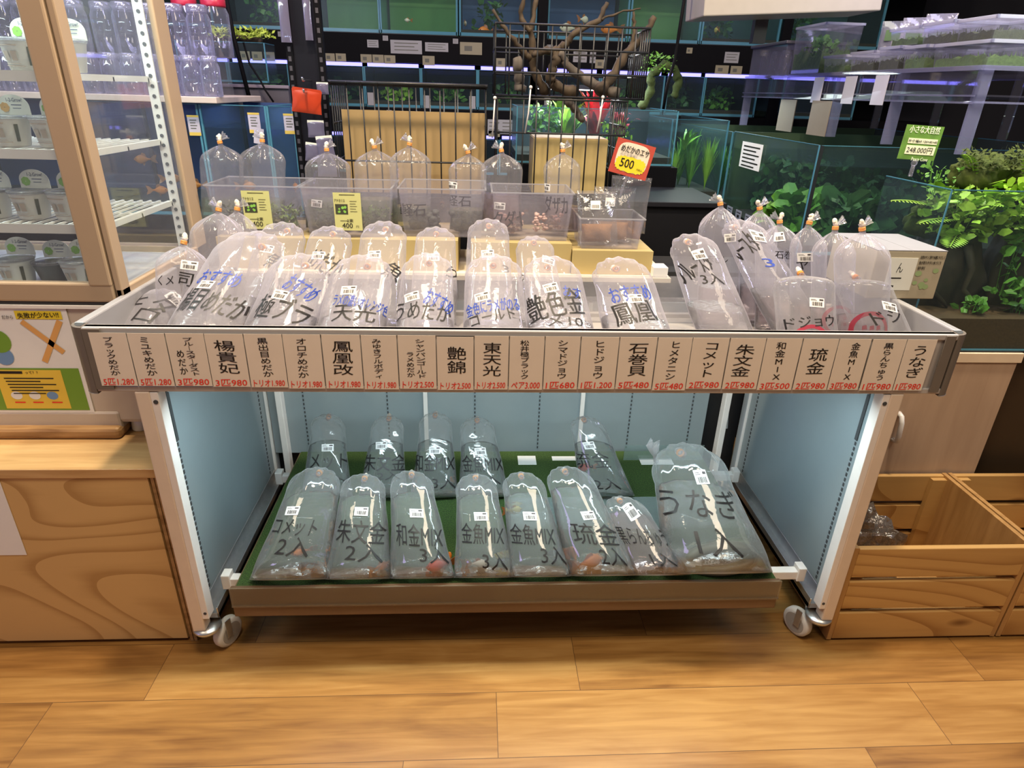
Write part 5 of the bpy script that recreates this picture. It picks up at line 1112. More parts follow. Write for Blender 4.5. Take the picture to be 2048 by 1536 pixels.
# ================================================================ TANKS
M_tglass = clear('tank_glass', tint=(.90, .97, .97), haze=.03, gloss=.01, fres=.16, rough=.22, hazecol=(.35, .5, .6))
M_edge = mat('glass_edge', (.07, .22, .32), .2, noise=.05)
M_sili = mat('silicone_black', (.012, .014, .02), .4)
M_gravel = mat('dark_gravel', (.035, .030, .024), .9, noise=.5, scale=300)
M_ledb = emis('led_violet', (.24, .22, 1.0), 3.6)
def backs(name, c): return mat('tank_back_'+name, c, .7, noise=.25, scale=6)
BK = {'dark': backs('dark', (.010, .022, .035)), 'green': backs('green', (.075, .20, .060)), 'blue': backs('blue', (.022, .055, .17)), 'teal': backs('teal', (.012, .05, .06)), 'weed': backs('weed', (.02, .045, .02))}  # the blue sheet has the tanks' blue glow put into its colour
def tank(x0, x1, y0, y1, z0, z1, label, back='dark', led=True, water=.86, group=None, cat='aquarium', gravel=True, backwall=True, edge=.004, glow=0.0):
    t = thing('aquarium', label, cat, ((x0+x1)/2, (y0+y1)/2, z0), group); g = .004
    mb = MB().box(x0, x1, y0, y0+g, z0, z1).box(x0, x0+g, y0+g, y1, z0, z1).box(x1-g, x1, y0+g, y1, z0, z1)
    obj('glass', mb, M_tglass, t)
    e = edge; mb = MB()
    for x in (x0, x1): mb.box(x-e/2, x+e/2, y0-.0012, y0+e, z0, z1)
    mb.box(x0, x1, y0-.0012, y0+e, z0, z0+e*1.6)
    mb.box(x0, x1, y0, y0+.004, z1-.0015, z1+.0008).box(x0, x0+.004, y0, y1, z1-.0015, z1+.0008).box(x1-.004, x1, y0, y1, z1-.0015, z1+.0008)
    obj('glass_edges', mb, M_edge, t, label='blue green glass edges')
    if backwall: obj('back_sheet', MB().box(x0+g, x1-g, y1-.006, y1, z0, z1), BK[back], t)
    obj('base_plate', MB().box(x0, x1, y0, y1, z0-.004, z0), M_sili, t)
    if gravel: obj('gravel', MB().box(x0+g, x1-g, y0+g, y1-.008, z0+.0005, z0+.028), M_gravel, t)
    if water:
        zw = z0+(z1-z0)*water
        obj('water_surface', MB().quad((x0+g, y0+g, zw), (x1-g, y0+g, zw), (x1-g, y1-.008, zw), (x0+g, y1-.008, zw)), clear('water_top', tint=(.8, .95, .95), haze=.05, gloss=.06, fres=.7, rough=.03, hazecol=(.1, .3, .3), crinkle=.15, cscale=18), t)
    if led: obj('led_bar', MB().box(x0+.012, x1-.012, y0+.035, y0+.060, z1+.002, z1+.018), emis('led_white', (.70, 1.0, .85), 4.5) if z1 > 1.7 else M_ledb, t, label='glowing light bar')
    return t
def blades(mb, x, y, z, n, h, spread, wid, rg, curl=.5):
    for k in range(n):
        a = rg.uniform(0, 2*PI); d = Vector((math.cos(a), math.sin(a)*.7, 0)); H = h*rg.uniform(.55, 1.1); s = spread*rg.uniform(.2, 1)
        side = Vector((-d.y, d.x, 0)).normalized()*wid*rg.uniform(.6, 1.2); p = []
        for j in range(6):
            u = j/5; c = Vector((x, y, z))+d*(s*u**1.4)+Vector((0, 0, H*(u-curl*.5*u*u*u))); w = math.sin(PI*min(.97, .12+u*.85)); p += [c-side*w, c+side*w]
        mb.add(p, [(2*j, 2*j+1, 2*j+3, 2*j+2) for j in range(5)])
def plant(x, y, z, n, h, spread, wid, m, label, seed=0, cat='water plant', curl=.5, name='water_plant'):
    mb = MB(); blades(mb, x, y, z, n, h, spread, wid, random.Random(seed), curl)
    o = obj(name, mb, m, loc=(x, y, z), smooth=True); return tag(o, label, cat)
def bush(x, y, z, n, h, w, leaf, m, label, seed=0, cat='water plant', name='water_plant'):
    rg = random.Random(seed); mb = MB()
    for k in range(n):
        a = rg.uniform(0, 2*PI); r = w*math.sqrt(rg.random()); p = Vector((x+r*math.cos(a), y+r*.6*math.sin(a), z+h*rg.random()))
        u = Vector((rg.uniform(-1, 1), rg.uniform(-1, 1), rg.uniform(-.2, 1))).normalized(); v = u.orthogonal().normalized(); v = Matrix.Rotation(rg.uniform(0, 6), 3, u) @ v
        L = leaf*rg.uniform(.6, 1.3); q = v*L*.30; dn = Vector((0, 0, -L*.12))
        mb.add([p, p+u*L*.35+q, p+u*L*.75+q*.7, p+u*L+dn, p+u*L*.75-q*.7, p+u*L*.35-q], [(0, 1, 2, 3), (0, 3, 4, 5)])
    for k in range(max(3, n//30)):
        a = rg.uniform(0, 2*PI); r = w*.6*rg.random(); mb.tube([(x+r*.4*math.cos(a), y+r*.3*math.sin(a), z-.004), (x+r*math.cos(a), y+r*.6*math.sin(a), z+h*.8)], .0012, 5)
    o = obj(name, mb, m, loc=(x, y, z)); return tag(o, label, cat)
M_pg1 = mat('leaf_green', (.10, .26, .035), .45, noise=.35, scale=40); M_pg2 = mat('leaf_deep', (.03, .10, .025), .5, noise=.4); M_pg3 = mat('leaf_bright', (.28, .50, .05), .4, noise=.25); M_pr1 = mat('leaf_red', (.60, .05, .08), .4, noise=.4, scale=50)
# ---- back wall rack
rack = thing('tank_rack', 'black shelving rack of glowing aquariums along the back wall', 'rack', (0, 2.6, 0))
M_rk = mat('rack_black', (.005, .005, .007), .6, spec=.06)
obj('upper_shelf', MB().box(-1.9, 2.4, 2.492, 2.95, 1.336, 1.462), M_rk, rack); obj('middle_shelf', MB().box(-1.9, 2.4, 2.492, 2.95, 1.005, 1.126), M_rk, rack); obj('lower_shelf', MB().box(-1.9, 2.4, 2.492, 2.95, .68, .802), M_rk, rack)
obj('rack_back', MB().box(-1.9, 2.4, 2.90, 2.95, 0, 2.0), M_rk, rack); obj('plinth', MB().box(-1.9, 2.4, 2.50, 2.9, 0, .68), M_rk, rack); obj('light_hood', MB().box(-1.9, 2.4, 2.492, 2.95, 1.80, 1.92), M_rk, rack)
for x in (-.96, .212, 1.45): obj('rack_upright', MB().box(x-.024, x+.024, 2.47, 2.492, 0, 1.9), M_rk, rack)
G1 = 'aquariums on the top rack tier'; G2 = 'aquariums on the middle rack tier'; G3 = 'aquariums on the lower rack tier'
for x0, x1, bk, lb in ((-1.72, -1.425, 'dark', 'dark planted aquarium on the top tier, leftmost beyond the jars'), (-1.395, -1.042, 'dark', 'dark planted aquarium on the top tier with a pale hanging fish'), (-.915, -.592, 'green', 'green water aquarium on the top tier, left one of the pair'),
        (-.585, -.212, 'green', 'green water aquarium on the top tier, right one of the pair'), (-.196, .180, 'blue', 'blue lit aquarium on the top tier behind the left basket corner'), (.242, .640, 'blue', 'blue lit aquarium on the top tier with white and orange goldfish'),
        (.655, 1.010, 'green', 'green water aquarium on the top tier behind the black cord'), (1.024, 1.42, 'teal', 'dark teal aquarium on the top tier under the white lamp'), (1.48, 1.95, 'teal', 'dark aquarium on the top tier at the far right')):
    tank(x0, x1, 2.50, 2.86, 1.466, 1.762, lb, bk, group=G1, gravel=bk != 'green', edge=.009, water=0)
for i, (x0, x1, bk, lb) in enumerate(((-1.62, -1.36, 'dark', 'small aquarium on the middle tier behind the jars'), (-1.35, -1.06, 'weed', 'planted aquarium on the middle tier seen above the grey trough'), (-1.035, -.985, 'weed', 'narrow aquarium on the middle tier left of the black post'), (-.935, -.686, 'dark', 'aquarium on the middle tier right of the black post'), (-.680, -.400, 'dark', 'aquarium on the middle tier with green pads on its floor'),
        (-.393, -.112, 'dark', 'aquarium on the middle tier with a mossy ball'), (-.104, .160, 'weed', 'aquarium on the middle tier behind the left basket corner'), (.240, .52, 'dark', 'aquarium on the middle tier behind the driftwood'), (.53, .86, 'weed', 'aquarium on the middle tier right of the driftwood'), (.880, 1.072, 'weed', 'small aquarium on the middle tier left of the clear lidded case'), (1.078, 1.36, 'weed', 'aquarium on the middle tier behind the clear lidded case'), (1.5, 1.9, 'dark', 'aquarium on the middle tier at the far right'))):
    tank(x0, x1, 2.50, 2.84, 1.130, 1.315, lb, bk, group=G2, edge=.008)
for x0, x1, lb in ((-1.5, -1.0, 'aquarium on the lower tier at far left'), (-.93, -.55, 'aquarium on the lower tier behind the cardboard sheet'), (-.54, .0, 'wide aquarium on the lower tier behind the cardboard sheet'), (.012, .190, 'bright edged aquarium on the lower tier left of the rack upright'), (.236, .52, 'bright edged aquarium on the lower tier right of the rack upright')):
    tank(x0, x1, 2.50, 2.84, .806, .985, lb, 'weed', group=G3, edge=.008)
for i, (x, z, h, m, lb) in enumerate(((-1.2, 1.50, .17, M_pg2, 'grassy plant in the dark top-tier aquarium'), (-1.12, 1.50, .12, M_pg1, 'thin bright plant in the dark top-tier aquarium'), (1.16, 1.50, .15, M_pg2, 'dark plant in the teal top-tier aquarium'), (1.6, 1.50, .15, M_pg2, 'dark plant in the far right top-tier aquarium'), (-.05, 1.50, .12, M_pg2, 'plant in the blue top-tier aquarium'),
        (-.82, 1.16, .09, M_pg2, 'low plant in the middle-tier aquarium right of the post'), (-.54, 1.16, .05, M_pg3, 'bright pads in a middle-tier aquarium'), (-.27, 1.16, .08, M_pg1, 'mossy plant in a middle-tier aquarium'), (.05, 1.16, .10, M_pg1, 'plant in the middle-tier aquarium behind the basket'), (.38, 1.16, .10, M_pg2, 'plant in the middle-tier aquarium behind the driftwood'), (.68, 1.16, .1, M_pg1, 'plant in the middle-tier aquarium right of the driftwood'), (1.2, 1.16, .10, M_pg1, 'plant in the middle-tier aquarium behind the case'), (.97, 1.16, .10, M_pg2, 'plant in the small middle-tier aquarium'), (-1.2, 1.16, .10, M_pg1, 'plant in the aquarium above the grey trough'), (.36, .836, .1, M_pg1, 'plant in the lower-tier aquarium right of the upright'))):
    bush(x, 2.66, z, 90, h, .085, .035, m, lb, i)
for i, (x, z, s, h, m, lb) in enumerate(((-.075, 1.495, .070, 200, M_of, 'orange goldfish low in the blue top-tier aquarium'), (-.172, 1.525, .040, 90, M_wf, 'small pale fish in the blue top-tier aquarium'), (.345, 1.520, .080, 190, M_wf, 'white goldfish in the blue top-tier aquarium right of the upright'), (.560, 1.520, .085, 170, M_of, 'orange and white goldfish in the blue top-tier aquarium'), (.43, 1.560, .060, 40, M_wf, 'white red-capped goldfish in the blue top-tier aquarium'), (-.46, 1.53, .030, 200, M_wf, 'tiny pale fish in the right green aquarium'), (1.115, 1.535, .045, 95, M_yf, 'yellowish fish in the teal top-tier aquarium'))):
    fish((x, 2.56, z), s, h, m, lb, group='fish in the rack aquariums')
# labels stuck on the rack headers
M_tagw = mat('rack_label_white', (.30, .30, .34), .6); M_tagk = mat('rack_label_kraft', (.26, .235, .17), .6)
HL = [(-.628, 1.417, .055, .034, 'w'), (-.464, 1.407, .155, .060, 'w'), (-.313, 1.411, .115, .040, 'w'), (-.142, 1.410, .110, .055, 'k'), (-.665, 1.350, .055, .038, 'k'), (-.606, 1.350, .055, .038, 'k'), (-.548, 1.349, .055, .038, 'k'), (-.355, 1.350, .060, .042, 'k'), (-.845, 1.350, .05, .036, 'k'), (-.790, 1.351, .05, .036, 'k'), (-1.074, 1.445, .026, .022, 'w'), (-.565, 1.443, .026, .022, 'w'), (-.219, 1.440, .026, .022, 'w'), (.010, 1.351, .05, .040, 'k'), (.254, 1.428, .03, .022, 'w'), (.410, 1.392, .07, .055, 'w'), (.475, 1.388, .03, .05, 'w'), (.52, 1.36, .06, .04, 'k'), (.968, 1.434, .030, .026, 'k'), (1.192, 1.409, .075, .050, 'w'), (1.150, 1.352, .07, .040, 'k'), (1.226, 1.351, .06, .040, 'k'),
      (-.564, 1.105, .026, .022, 'w'), (-.22, 1.097, .026, .022, 'w'), (-.02, 1.05, .07, .07, 'w'), (.05, 1.05, .07, .07, 'w'), (-.02, 1.015, .06, .03, 'k'), (.12, 1.04, .03, .06, 'w'), (.165, 1.04, .03, .06, 'w'), (.33, 1.03, .09, .045, 'w'), (-1.26, 1.345, .05, .04, 'k'), (-1.20, 1.345, .05, .04, 'k'), (-1.14, 1.345, .05, .04, 'k')]
for i, (x, z, w, h, c) in enumerate(HL):
    row = 'upper' if z > 1.2 else 'middle'
    t = thing('rack_label', '%s paper label stuck on the %s rack header' % ('white' if c == 'w' else 'kraft', row), 'label', (x, 2.49, z), '%s labels on the %s rack header' % ('white' if c == 'w' else 'kraft', row))
    obj('card', MB().box(x-w/2, x+w/2, 2.4895, 2.4915, z-h/2, z+h/2), M_tagw if c == 'w' else M_tagk, t)
    mb = MB()
    if c == 'k': pq(mb, x-w*.30, x+w*.05, z-h*.2, z+h*.2, 2.489)
    else:
        for k in range(3): pq(mb, x-w*.38, x+w*(.38-.12*(k % 2)), z+h*(.25-.25*k), z+h*(.31-.25*k), 2.489)
    obj('print', mb, mat('label_ink', (.10, .10, .09), .6), t)
for x, z in ((-.655, 1.166), (-.37, 1.16), (-.135, 1.163), (.254, 1.166)):
    tag(obj('tank_sticker', MB().box(x-.016, x+.016, 2.494, 2.4955, z-.030, z+.030), M_tagw), 'white price sticker on a middle-tier aquarium front', 'sticker', 'stickers on the middle-tier aquariums')
# ---- nearer tanks behind the showcase and the left bags
lst = thing('black_stand', 'black stand under the blue aquariums at the left', 'stand', (-1.1, 1.3, 0)); obj('body', MB().box(-1.95, -.69, 1.11, 1.55, 0, .812), M_rk, lst)
for x0, x1, lb in ((-1.90, -1.34, 'blue lit aquarium behind the showcase, leftmost'), (-1.33, -.985, 'blue lit aquarium seen through the showcase side glass'), (-.975, -.775, 'blue lit aquarium right of the showcase post'), (-.768, -.690, 'narrow blue aquarium beside the black hanging rack')):
    tank(x0, x1, 1.10, 1.50, .820, 1.160, lb, 'blue', led=False, water=.80, group='blue aquariums behind the showcase', edge=.006)
for i, (x, z, lb) in enumerate(((-1.0, 1.10, 'yellow-edged price tag on the blue aquarium by the showcase post'), (-.812, 1.112, 'yellow-edged price tag on the blue aquarium above the left bags'), (-.702, 1.112, 'yellow-edged price tag beside the black hanging rack'))):
    t = thing('tank_tag', lb, 'tag', (x, 1.097, z), 'yellow-edged tags on the blue aquariums'); obj('card', MB().box(x-.018, x+.018, 1.0965, 1.098, z-.030, z+.026), mat('tag_lilac', (.45, .42, .52), .5), t); mb = MB(); pq(mb, x-.018, x+.018, z-.032, z-.022, 1.096); pq(mb, x-.018, x+.018, z+.022, z+.028, 1.096); obj('edge_band', mb, mat('tag_yellow', (.58, .42, .08), .5), t)
    mb = MB(); 
    for k in range(4): pq(mb, x-.011, x+.010-.004*(k % 2), z+.012-k*.008, z+.015-k*.008, 1.096)
    obj('print', mb, mat('label_ink', (.10, .10, .09), .6), t)
for i, (x, z, s, h) in enumerate(((-1.15, .92, .05, 30), (-1.24, .98, .05, 200), (-1.08, .90, .055, 180), (-.90, .90, .05, 20), (-1.20, .88, .05, 10), (-.74, .90, .045, 100))): fish((x, 1.22, z), s, h, M_of, ('orange fish swimming in the aquarium seen through the showcase' if x < -.98 else 'orange fish in the blue aquarium behind the leftmost tub'), group='fish in the blue aquariums')
# price flag with spring clip
t = thing('clip_flag', 'small lilac tag on a clear spring clip above the leftmost tub', 'tag', (-.80, 1.08, 1.03)); obj('flag', MB().obox((-.800, 1.085, 1.072), (.030, .0012, .046), Matrix.Rotation(.15, 3, 'Y')), mat('tag_lilac', (.45, .42, .52), .5), t); obj('clip', MB().tube([(-.803, 1.085, 1.05), (-.806, 1.087, 1.02), (-.808, 1.09, .99)], .003, 8), M_tub, t)
# jars
M_jar = clear('jar_glass', tint=(.95, .95, .98), haze=.10, edge=.8, gloss=.08, fres=.4, rough=.02, hazecol=(.72, .72, .95)); M_jlid = mat('jar_lid', (.62, .60, .66), .3, noise=.05)
js = thing('jar_shelf', 'pale wooden shelf board carrying rows of clear jars', 'shelf', (-1.3, 1.2, 1.17)); obj('board', MB().box(-1.85, -.905, 1.06, 1.50, 1.164, 1.182), mat('shelf_cream', (.52, .44, .40), .5), js, bevel=.002); obj('riser', MB().box(-1.85, -1.0, 1.25, 1.50, 1.182, 1.300), clear('riser_acrylic', haze=.1), js)
def jar_at(x, y, z, s, label, group, pink=False):
    t = thing('glass_jar', label, 'jar', (x, y, z), group)
    obj('jar_body', MB().lathe([(.020*s, 0), (.0235*s, .003), (.0235*s, .070*s), (.019*s, .082*s), (.019*s, .088*s)], 18, (x, y, z)), M_jar, t, smooth=True)
    obj('screw_lid', MB().lathe([(.0205*s, .080*s), (.021*s, .083*s), (.021*s, .094*s), (.019*s, .096*s)], 18, (x, y, z)), mat('lid_red', (.42, .02, .05), .3) if pink else clear('lid_clear', haze=.28, gloss=.12, fres=.5, hazecol=(.7, .7, .9)), t, smooth=True)
    return t
jt = jar_at(-.925, 1.10, 1.1825, 1.18, 'clear jar, rightmost of the front row on the pale shelf', 'clear jars on the shelf')
k = 0
for y, n, x0 in ((1.10, 14, -.984), (1.165, 14, -.950), (1.222, 13, -.984)):
    for i in range(n): dup(jt, (x0-.059*i, y+.0, 1.1825), ('clear jar in the front row on the pale shelf' if y < 1.13 else 'clear jar behind the front row on the pale shelf')); k += 1
jb = jar_at(-1.020, 1.32, 1.3005, 1.55, 'tall clear jar, rightmost on the raised back row', 'tall clear jars on the riser')
for i in range(9): dup(jb, (-1.098-.078*i, 1.32+.02*(i % 2), 1.3005), 'tall clear jar on the raised back row')
jr = jar_at(-1.0, 1.42, 1.3005, 1.9, 'tall jar with red lid behind the raised jars', 'red lidded jars', True); dup(jr, (-1.10, 1.43, 1.3005), 'red-lidded tall jar further left behind the raised jars')
# mossy wood tank and grey trough
tr = thing('grey_trough', 'dark grey plastic trough below the mossy wood tank', 'trough', (-.95, 1.72, 1.14)); obj('trough_wall', MB().box(-1.3, -.845, 1.66, 1.68, 1.148, 1.216).box(-1.3, -.845, 1.88, 1.90, 1.148, 1.216).box(-.865, -.845, 1.68, 1.88, 1.148, 1.216).box(-1.3, -1.28, 1.68, 1.88, 1.148, 1.216).box(-1.3, -.845, 1.66, 1.90, 1.140, 1.149), mat('trough_grey', (.075, .065, .085), .5), tr); obj('rim', MB().box(-1.31, -.84, 1.650, 1.66, 1.207, 1.219), mat('trough_rim', (.20, .17, .22), .4), tr, bevel=.002)
st2 = thing('black_stand', 'black stand under the grey trough behind the jars', 'stand', (-1.05, 1.78, 0)); obj('body', MB().box(-1.5, -.80, 1.62, 2.0, 0, 1.139), M_rk, st2)
mt = tank(-1.27, -.935, 1.72, 1.86, 1.226, 1.366, 'clear acrylic tank topped with mossy wood, above the grey trough', 'dark', led=False, water=0, backwall=False, gravel=False)
branch('mossy_wood', 'flat piece of wood with yellow green moss lying on the acrylic tank', [([(-1.20, 1.78, 1.374), (-1.12, 1.78, 1.385), (-1.04, 1.78, 1.383), (-.96, 1.78, 1.376)], .010, .012)], M_drift, 'wood', None, 7)
clump('moss', 'yellow green moss growing along the flat wood', 'moss', -1.03, 1.77, 1.384, .12, .030, mat('moss_yellow', (.42, .55, .08), .7, noise=.3), 240, 3, .022)
tag(obj('hanging_rod', MB().tube([(-1.02, 1.60, 1.60), (-1.0, 1.58, 1.38), (-.965, 1.56, 1.16)], .008, 8), M_rk, smooth=True), 'thin black rod hanging in front of the mossy wood tank', 'rod')
tag(obj('black_cable', MB().tube([(-.98, 1.62, 1.36), (-.965, 1.61, 1.29), (-.93, 1.60, 1.235), (-.915, 1.60, 1.20), (-.89, 1.60, 1.16)], .004, 6), M_rk, smooth=True), 'black cable looping over the grey trough', 'cable')
# hanging accessory rack with red pack
hr = thing('peg_rack', 'black perforated accessory rack left of the cardboard', 'rack', (-.60, 1.0, .92)); obj('post', MB().box(-.664, -.645, 1.0, 1.02, .921, 1.62).box(-.575, -.556, 1.0, 1.02, .921, 1.62), M_rk, hr); obj('mesh_panel', MB().box(-.645, -.575, 1.006, 1.010, .93, 1.60), mat('panel_black', (.010, .010, .016), .5, spec=.1), hr)
mh = MB()
for k in range(26):
    for x in (-.6545, -.5655): mh.box(x-.004, x+.004, .9990, 1.0001, .935+k*.025, .948+k*.025)
obj('peg_slot', mh, mat('slot_grey', (.05, .045, .06), .5), hr)
M_hook = mat('chrome_hook', (.7, .7, .75), .2, metal=1)
for z in (1.235, 1.205): obj('hook', MB().tube([(-.60, 1.0, z), (-.60, .90, z), (-.60, .895, z+.008)], .003, 6), M_hook, hr, smooth=True)
def pack(x, y, z, w, h, m, label, tilt=0.0, th=.010):
    t = thing('hanging_pack', label, 'pack', (x, y, z-h/2)); p = MB(); pillow(p, (x, y, z), w, th, h, Matrix.Rotation(tilt, 3, 'Y'), 10); obj('pouch', p, m, t, smooth=True); obj('header_card', MB().obox((x-math.sin(-tilt)*h*.5, y, z+h*.48), (w*.94, .002, h*.16), Matrix.Rotation(tilt, 3, 'Y')), M_pot if m is not M_rdp else M_rdp, t); return t
M_rdp = mat('red_pack', (.42, .04, .012), .3, noise=.2); M_lil = clear('lilac_pack', tint=(.7, .7, .9), haze=.45, gloss=.1, hazecol=(.45, .42, .62))
pack(-.602, .93, 1.180, .085, .062, M_rdp, 'red flat pack hanging from the black accessory rack', .10)
pack(-.655, .985, 1.395, .030, .125, M_lil, 'long lilac blister pack hanging high on the black accessory rack'); pack(-.590, .985, 1.400, .022, .12, M_lil, 'narrow blue blister pack high on the black accessory rack')
pack(-.585, .94, 1.105, .05, .045, M_lil, 'small clear pack below the red pack'); pack(-.560, .93, 1.055, .05, .06, M_lil, 'clear pack at the foot of the accessory rack', -.1); pack(-.600, .935, 1.04, .045, .05, M_lil, 'clear pack left at the foot of the accessory rack', .1); pack(-.56, .95, 1.00, .07, .06, M_lil, 'wide clear pouch behind the second tub bags'); pack(-.560, .96, 1.215, .035, .03, M_lil, 'small pale pack above the red pack')
# ---- plant tank behind the baskets
pst = thing('black_stand', 'black stand under the red plant aquarium', 'stand', (.35, 1.5, 0)); obj('body', MB().box(.02, .62, 1.29, 1.75, 0, .985), M_rk, pst)
tank(.03, .60, 1.30, 1.70, .99, 1.175, 'open aquarium with red and green plants behind the driftwood basket', 'dark', led=False, water=.8)
plt = thing('clip_lamp', 'bright lamp over the red plant aquarium', 'lamp', (.26, 1.52, 1.23)); obj('lamp_head', MB().box(.12, .42, 1.60, 1.66, 1.236, 1.252), M_rk, plt); obj('lamp_glow', MB().box(.13, .41, 1.605, 1.655, 1.233, 1.236), emis('white_lamp', (.95, .97, 1.0), 9), plt); obj('lamp_arm', MB().tube([(.27, 1.66, 1.245), (.27, 1.70, 1.24), (.27, 1.705, 1.17)], .006, 8), M_rk, plt)
area('plant_lamp', (.27, 1.46, 1.36), (.27, 1.42, 1.0), .25, 7.0, (.95, .98, 1.0))
plant(.33, 1.42, 1.04, 34, .25, .12, .013, M_pr1, 'red long-leaved plant behind the driftwood basket', 3); plant(.22, 1.40, 1.04, 36, .20, .10, .013, M_pg3, 'bright green plant behind the driftwood basket', 4); plant(.42, 1.42, 1.04, 24, .20, .09, .011, M_pr1, 'darker red plant right of the bright red one', 5, curl=.9); bush(.15, 1.42, 1.04, 140, .14, .07, .03, M_pg1, 'small-leaved green plant left of the red plant', 6); bush(.40, 1.38, 1.06, 90, .07, .06, .02, M_pg3, 'pale green carpet clump under the red plant', 8)
# ---- block of large planted aquariums on the right
rb = thing('black_stand', 'long black stand under the big planted aquariums', 'stand', (1.4, 1.6, 0)); obj('body', MB().box(.92, 2.0, .91, 2.4, 0, .768), M_rk, rb); obj('edge_rail', MB().box(.905, .918, .90, 2.4, .735, .768), mat('slate_rail', (.16, .17, .24), .7, noise=.3, scale=200), rb)
BKT = 'big planted aquariums on the right'
tank(.90, 1.90, .835, 1.525, .780, 1.103, 'big planted aquarium nearest the moss tank, with black corner seam', 'weed', led=False, water=.82, group=BKT, edge=.006)
tank(.90, 1.90, 1.535, 2.25, .780, 1.100, 'big planted aquarium further back on the right block', 'weed', led=False, water=.86, group=BKT, edge=.006)
o = obj('corner_seam', MB().box(.8985, .910, .8335, .846, .782, 1.103), M_sili); tag(o, 'black silicone corner trim on the nearest big aquarium', 'trim')
st = thing('notice_sticker', 'white notice sticker on the side glass of the nearest big aquarium', 'sticker', (.898, 1.34, 1.03)); obj('card', MB().box(.8975, .8985, 1.23, 1.42, .985, 1.075), M_paper, st); mb = MB()
for k in range(6): mb.add([(.897, 1.40-.0*k, 1.063-k*.0135), (.897, 1.25+.03*(k % 2), 1.063-k*.0135), (.897, 1.25+.03*(k % 2), 1.058-k*.0135), (.897, 1.40, 1.058-k*.0135)], [(0, 1, 2, 3)])
obj('print', mb, M_ink, st)
area('tank_block_fill', (.78, 1.75, 1.33), (.78, 1.75, .9), .15, 2.0, (.85, 1.0, .90))  # added fill to brighten the grass, no lamp body
area('tank_block_fill', (1.25, 1.25, 1.215), (1.2, 1.2, .8), .5, .5, (.80, 1.0, .95), .5); area('tank_block_fill', (1.05, 1.85, 1.212), (1.02, 1.8, .8), .25, 1.6, (.85, 1.0, .90), .5)  # more added fills inside the big planted tanks
for i, (x, y, n, h, w, lf, m, lb) in enumerate(((1.02, 1.08, 160, .10, .11, .075, M_pg1, 'broad-leaved plant low in the nearest big aquarium'), (1.20, 1.0, 180, .11, .13, .080, M_pg2, 'dark broad-leaved plant in the nearest big aquarium'), (1.15, 1.42, 260, .20, .20, .04, M_pg2, 'dark green thicket at the back of the nearest big aquarium'), (1.45, 1.3, 220, .16, .2, .05, M_pg2, 'dark green thicket at the right of the nearest big aquarium'))): bush(x, y, .81, n, h, w, lf, m, lb, 20+i)
for i, (x, y, m, lb) in enumerate(((.99, 1.64, M_pg3, 'tall grass plant in the further big aquarium, nearest the seam'), (.99, 1.84, M_pg1, 'tall grass plant in the middle of the further big aquarium'), (1.05, 2.05, M_pg2, 'tall dark grass plant at the back of the further big aquarium'), (1.25, 1.75, M_pg2, 'dark grass plant deep in the further big aquarium'))): plant(x, y, .81, 90, .24, .10, .0045, m, lb, 30+i, curl=.3)
# extra tall open aquarium behind
tank(.66, .885, 1.56, 2.2, .84, 1.14, 'slim planted aquarium between the basket and the big aquariums', 'weed', led=False, water=.85, edge=.005, backwall=False); plant(.77, 1.75, .87, 60, .22, .08, .006, M_pg1, 'grass plant in the slim aquarium', 41, curl=.3); plant(.75, 1.66, 1.02, 8, .12, .10, .012, M_pg3, 'long bright leaves above the slim aquarium', 42)
for i, (x, y, n, h, m, lb) in enumerate(((.705, 1.62, 110, .17, M_pg3, 'bright fine grass at the left in the slim aquarium'), (.775, 1.61, 120, .20, M_pg1, 'fine grass in the middle of the slim aquarium'), (.845, 1.62, 120, .22, M_pg3, 'tall bright fine grass at the right in the slim aquarium'), (.81, 1.75, 120, .24, M_pg1, 'deeper fine grass at the back of the slim aquarium'))): plant(x, y, .87, n, h, .045, .0035, m, lb, 50+i, curl=.25)
ss = thing('black_stand', 'black stand under the slim planted aquarium', 'stand', (.77, 1.9, 0)); obj('body', MB().box(.68, .87, 1.58, 2.2, 0, .835), M_rk, ss)
# tags along the rail
tg = thing('rail_tag', 'slate grey price tag on the rail below the big aquariums, nearest one', 'tag', (.893, 1.02, .800), 'price tags on the aquarium rail')
obj('card', MB().box(.8925, .8940, .993, 1.047, .769, .832), mat('tag_slate', (.30, .32, .42), .5), tg)
mb = MB()
for k, (a, b, z0, z1) in enumerate(((1.04, 1.0, .822, .825), (1.03, 1.01, .805, .815), (1.04, 1.0, .785, .788))): mb.add([(.8922, a, z0), (.8922, b, z0), (.8922, b, z1), (.8922, a, z1)], [(0, 1, 2, 3)])
obj('print', mb, M_ink, tg)
for i in range(14): dup(tg, (.893, 1.145+.094*i, .800), 'slate grey price tag on the rail below the big aquariums')
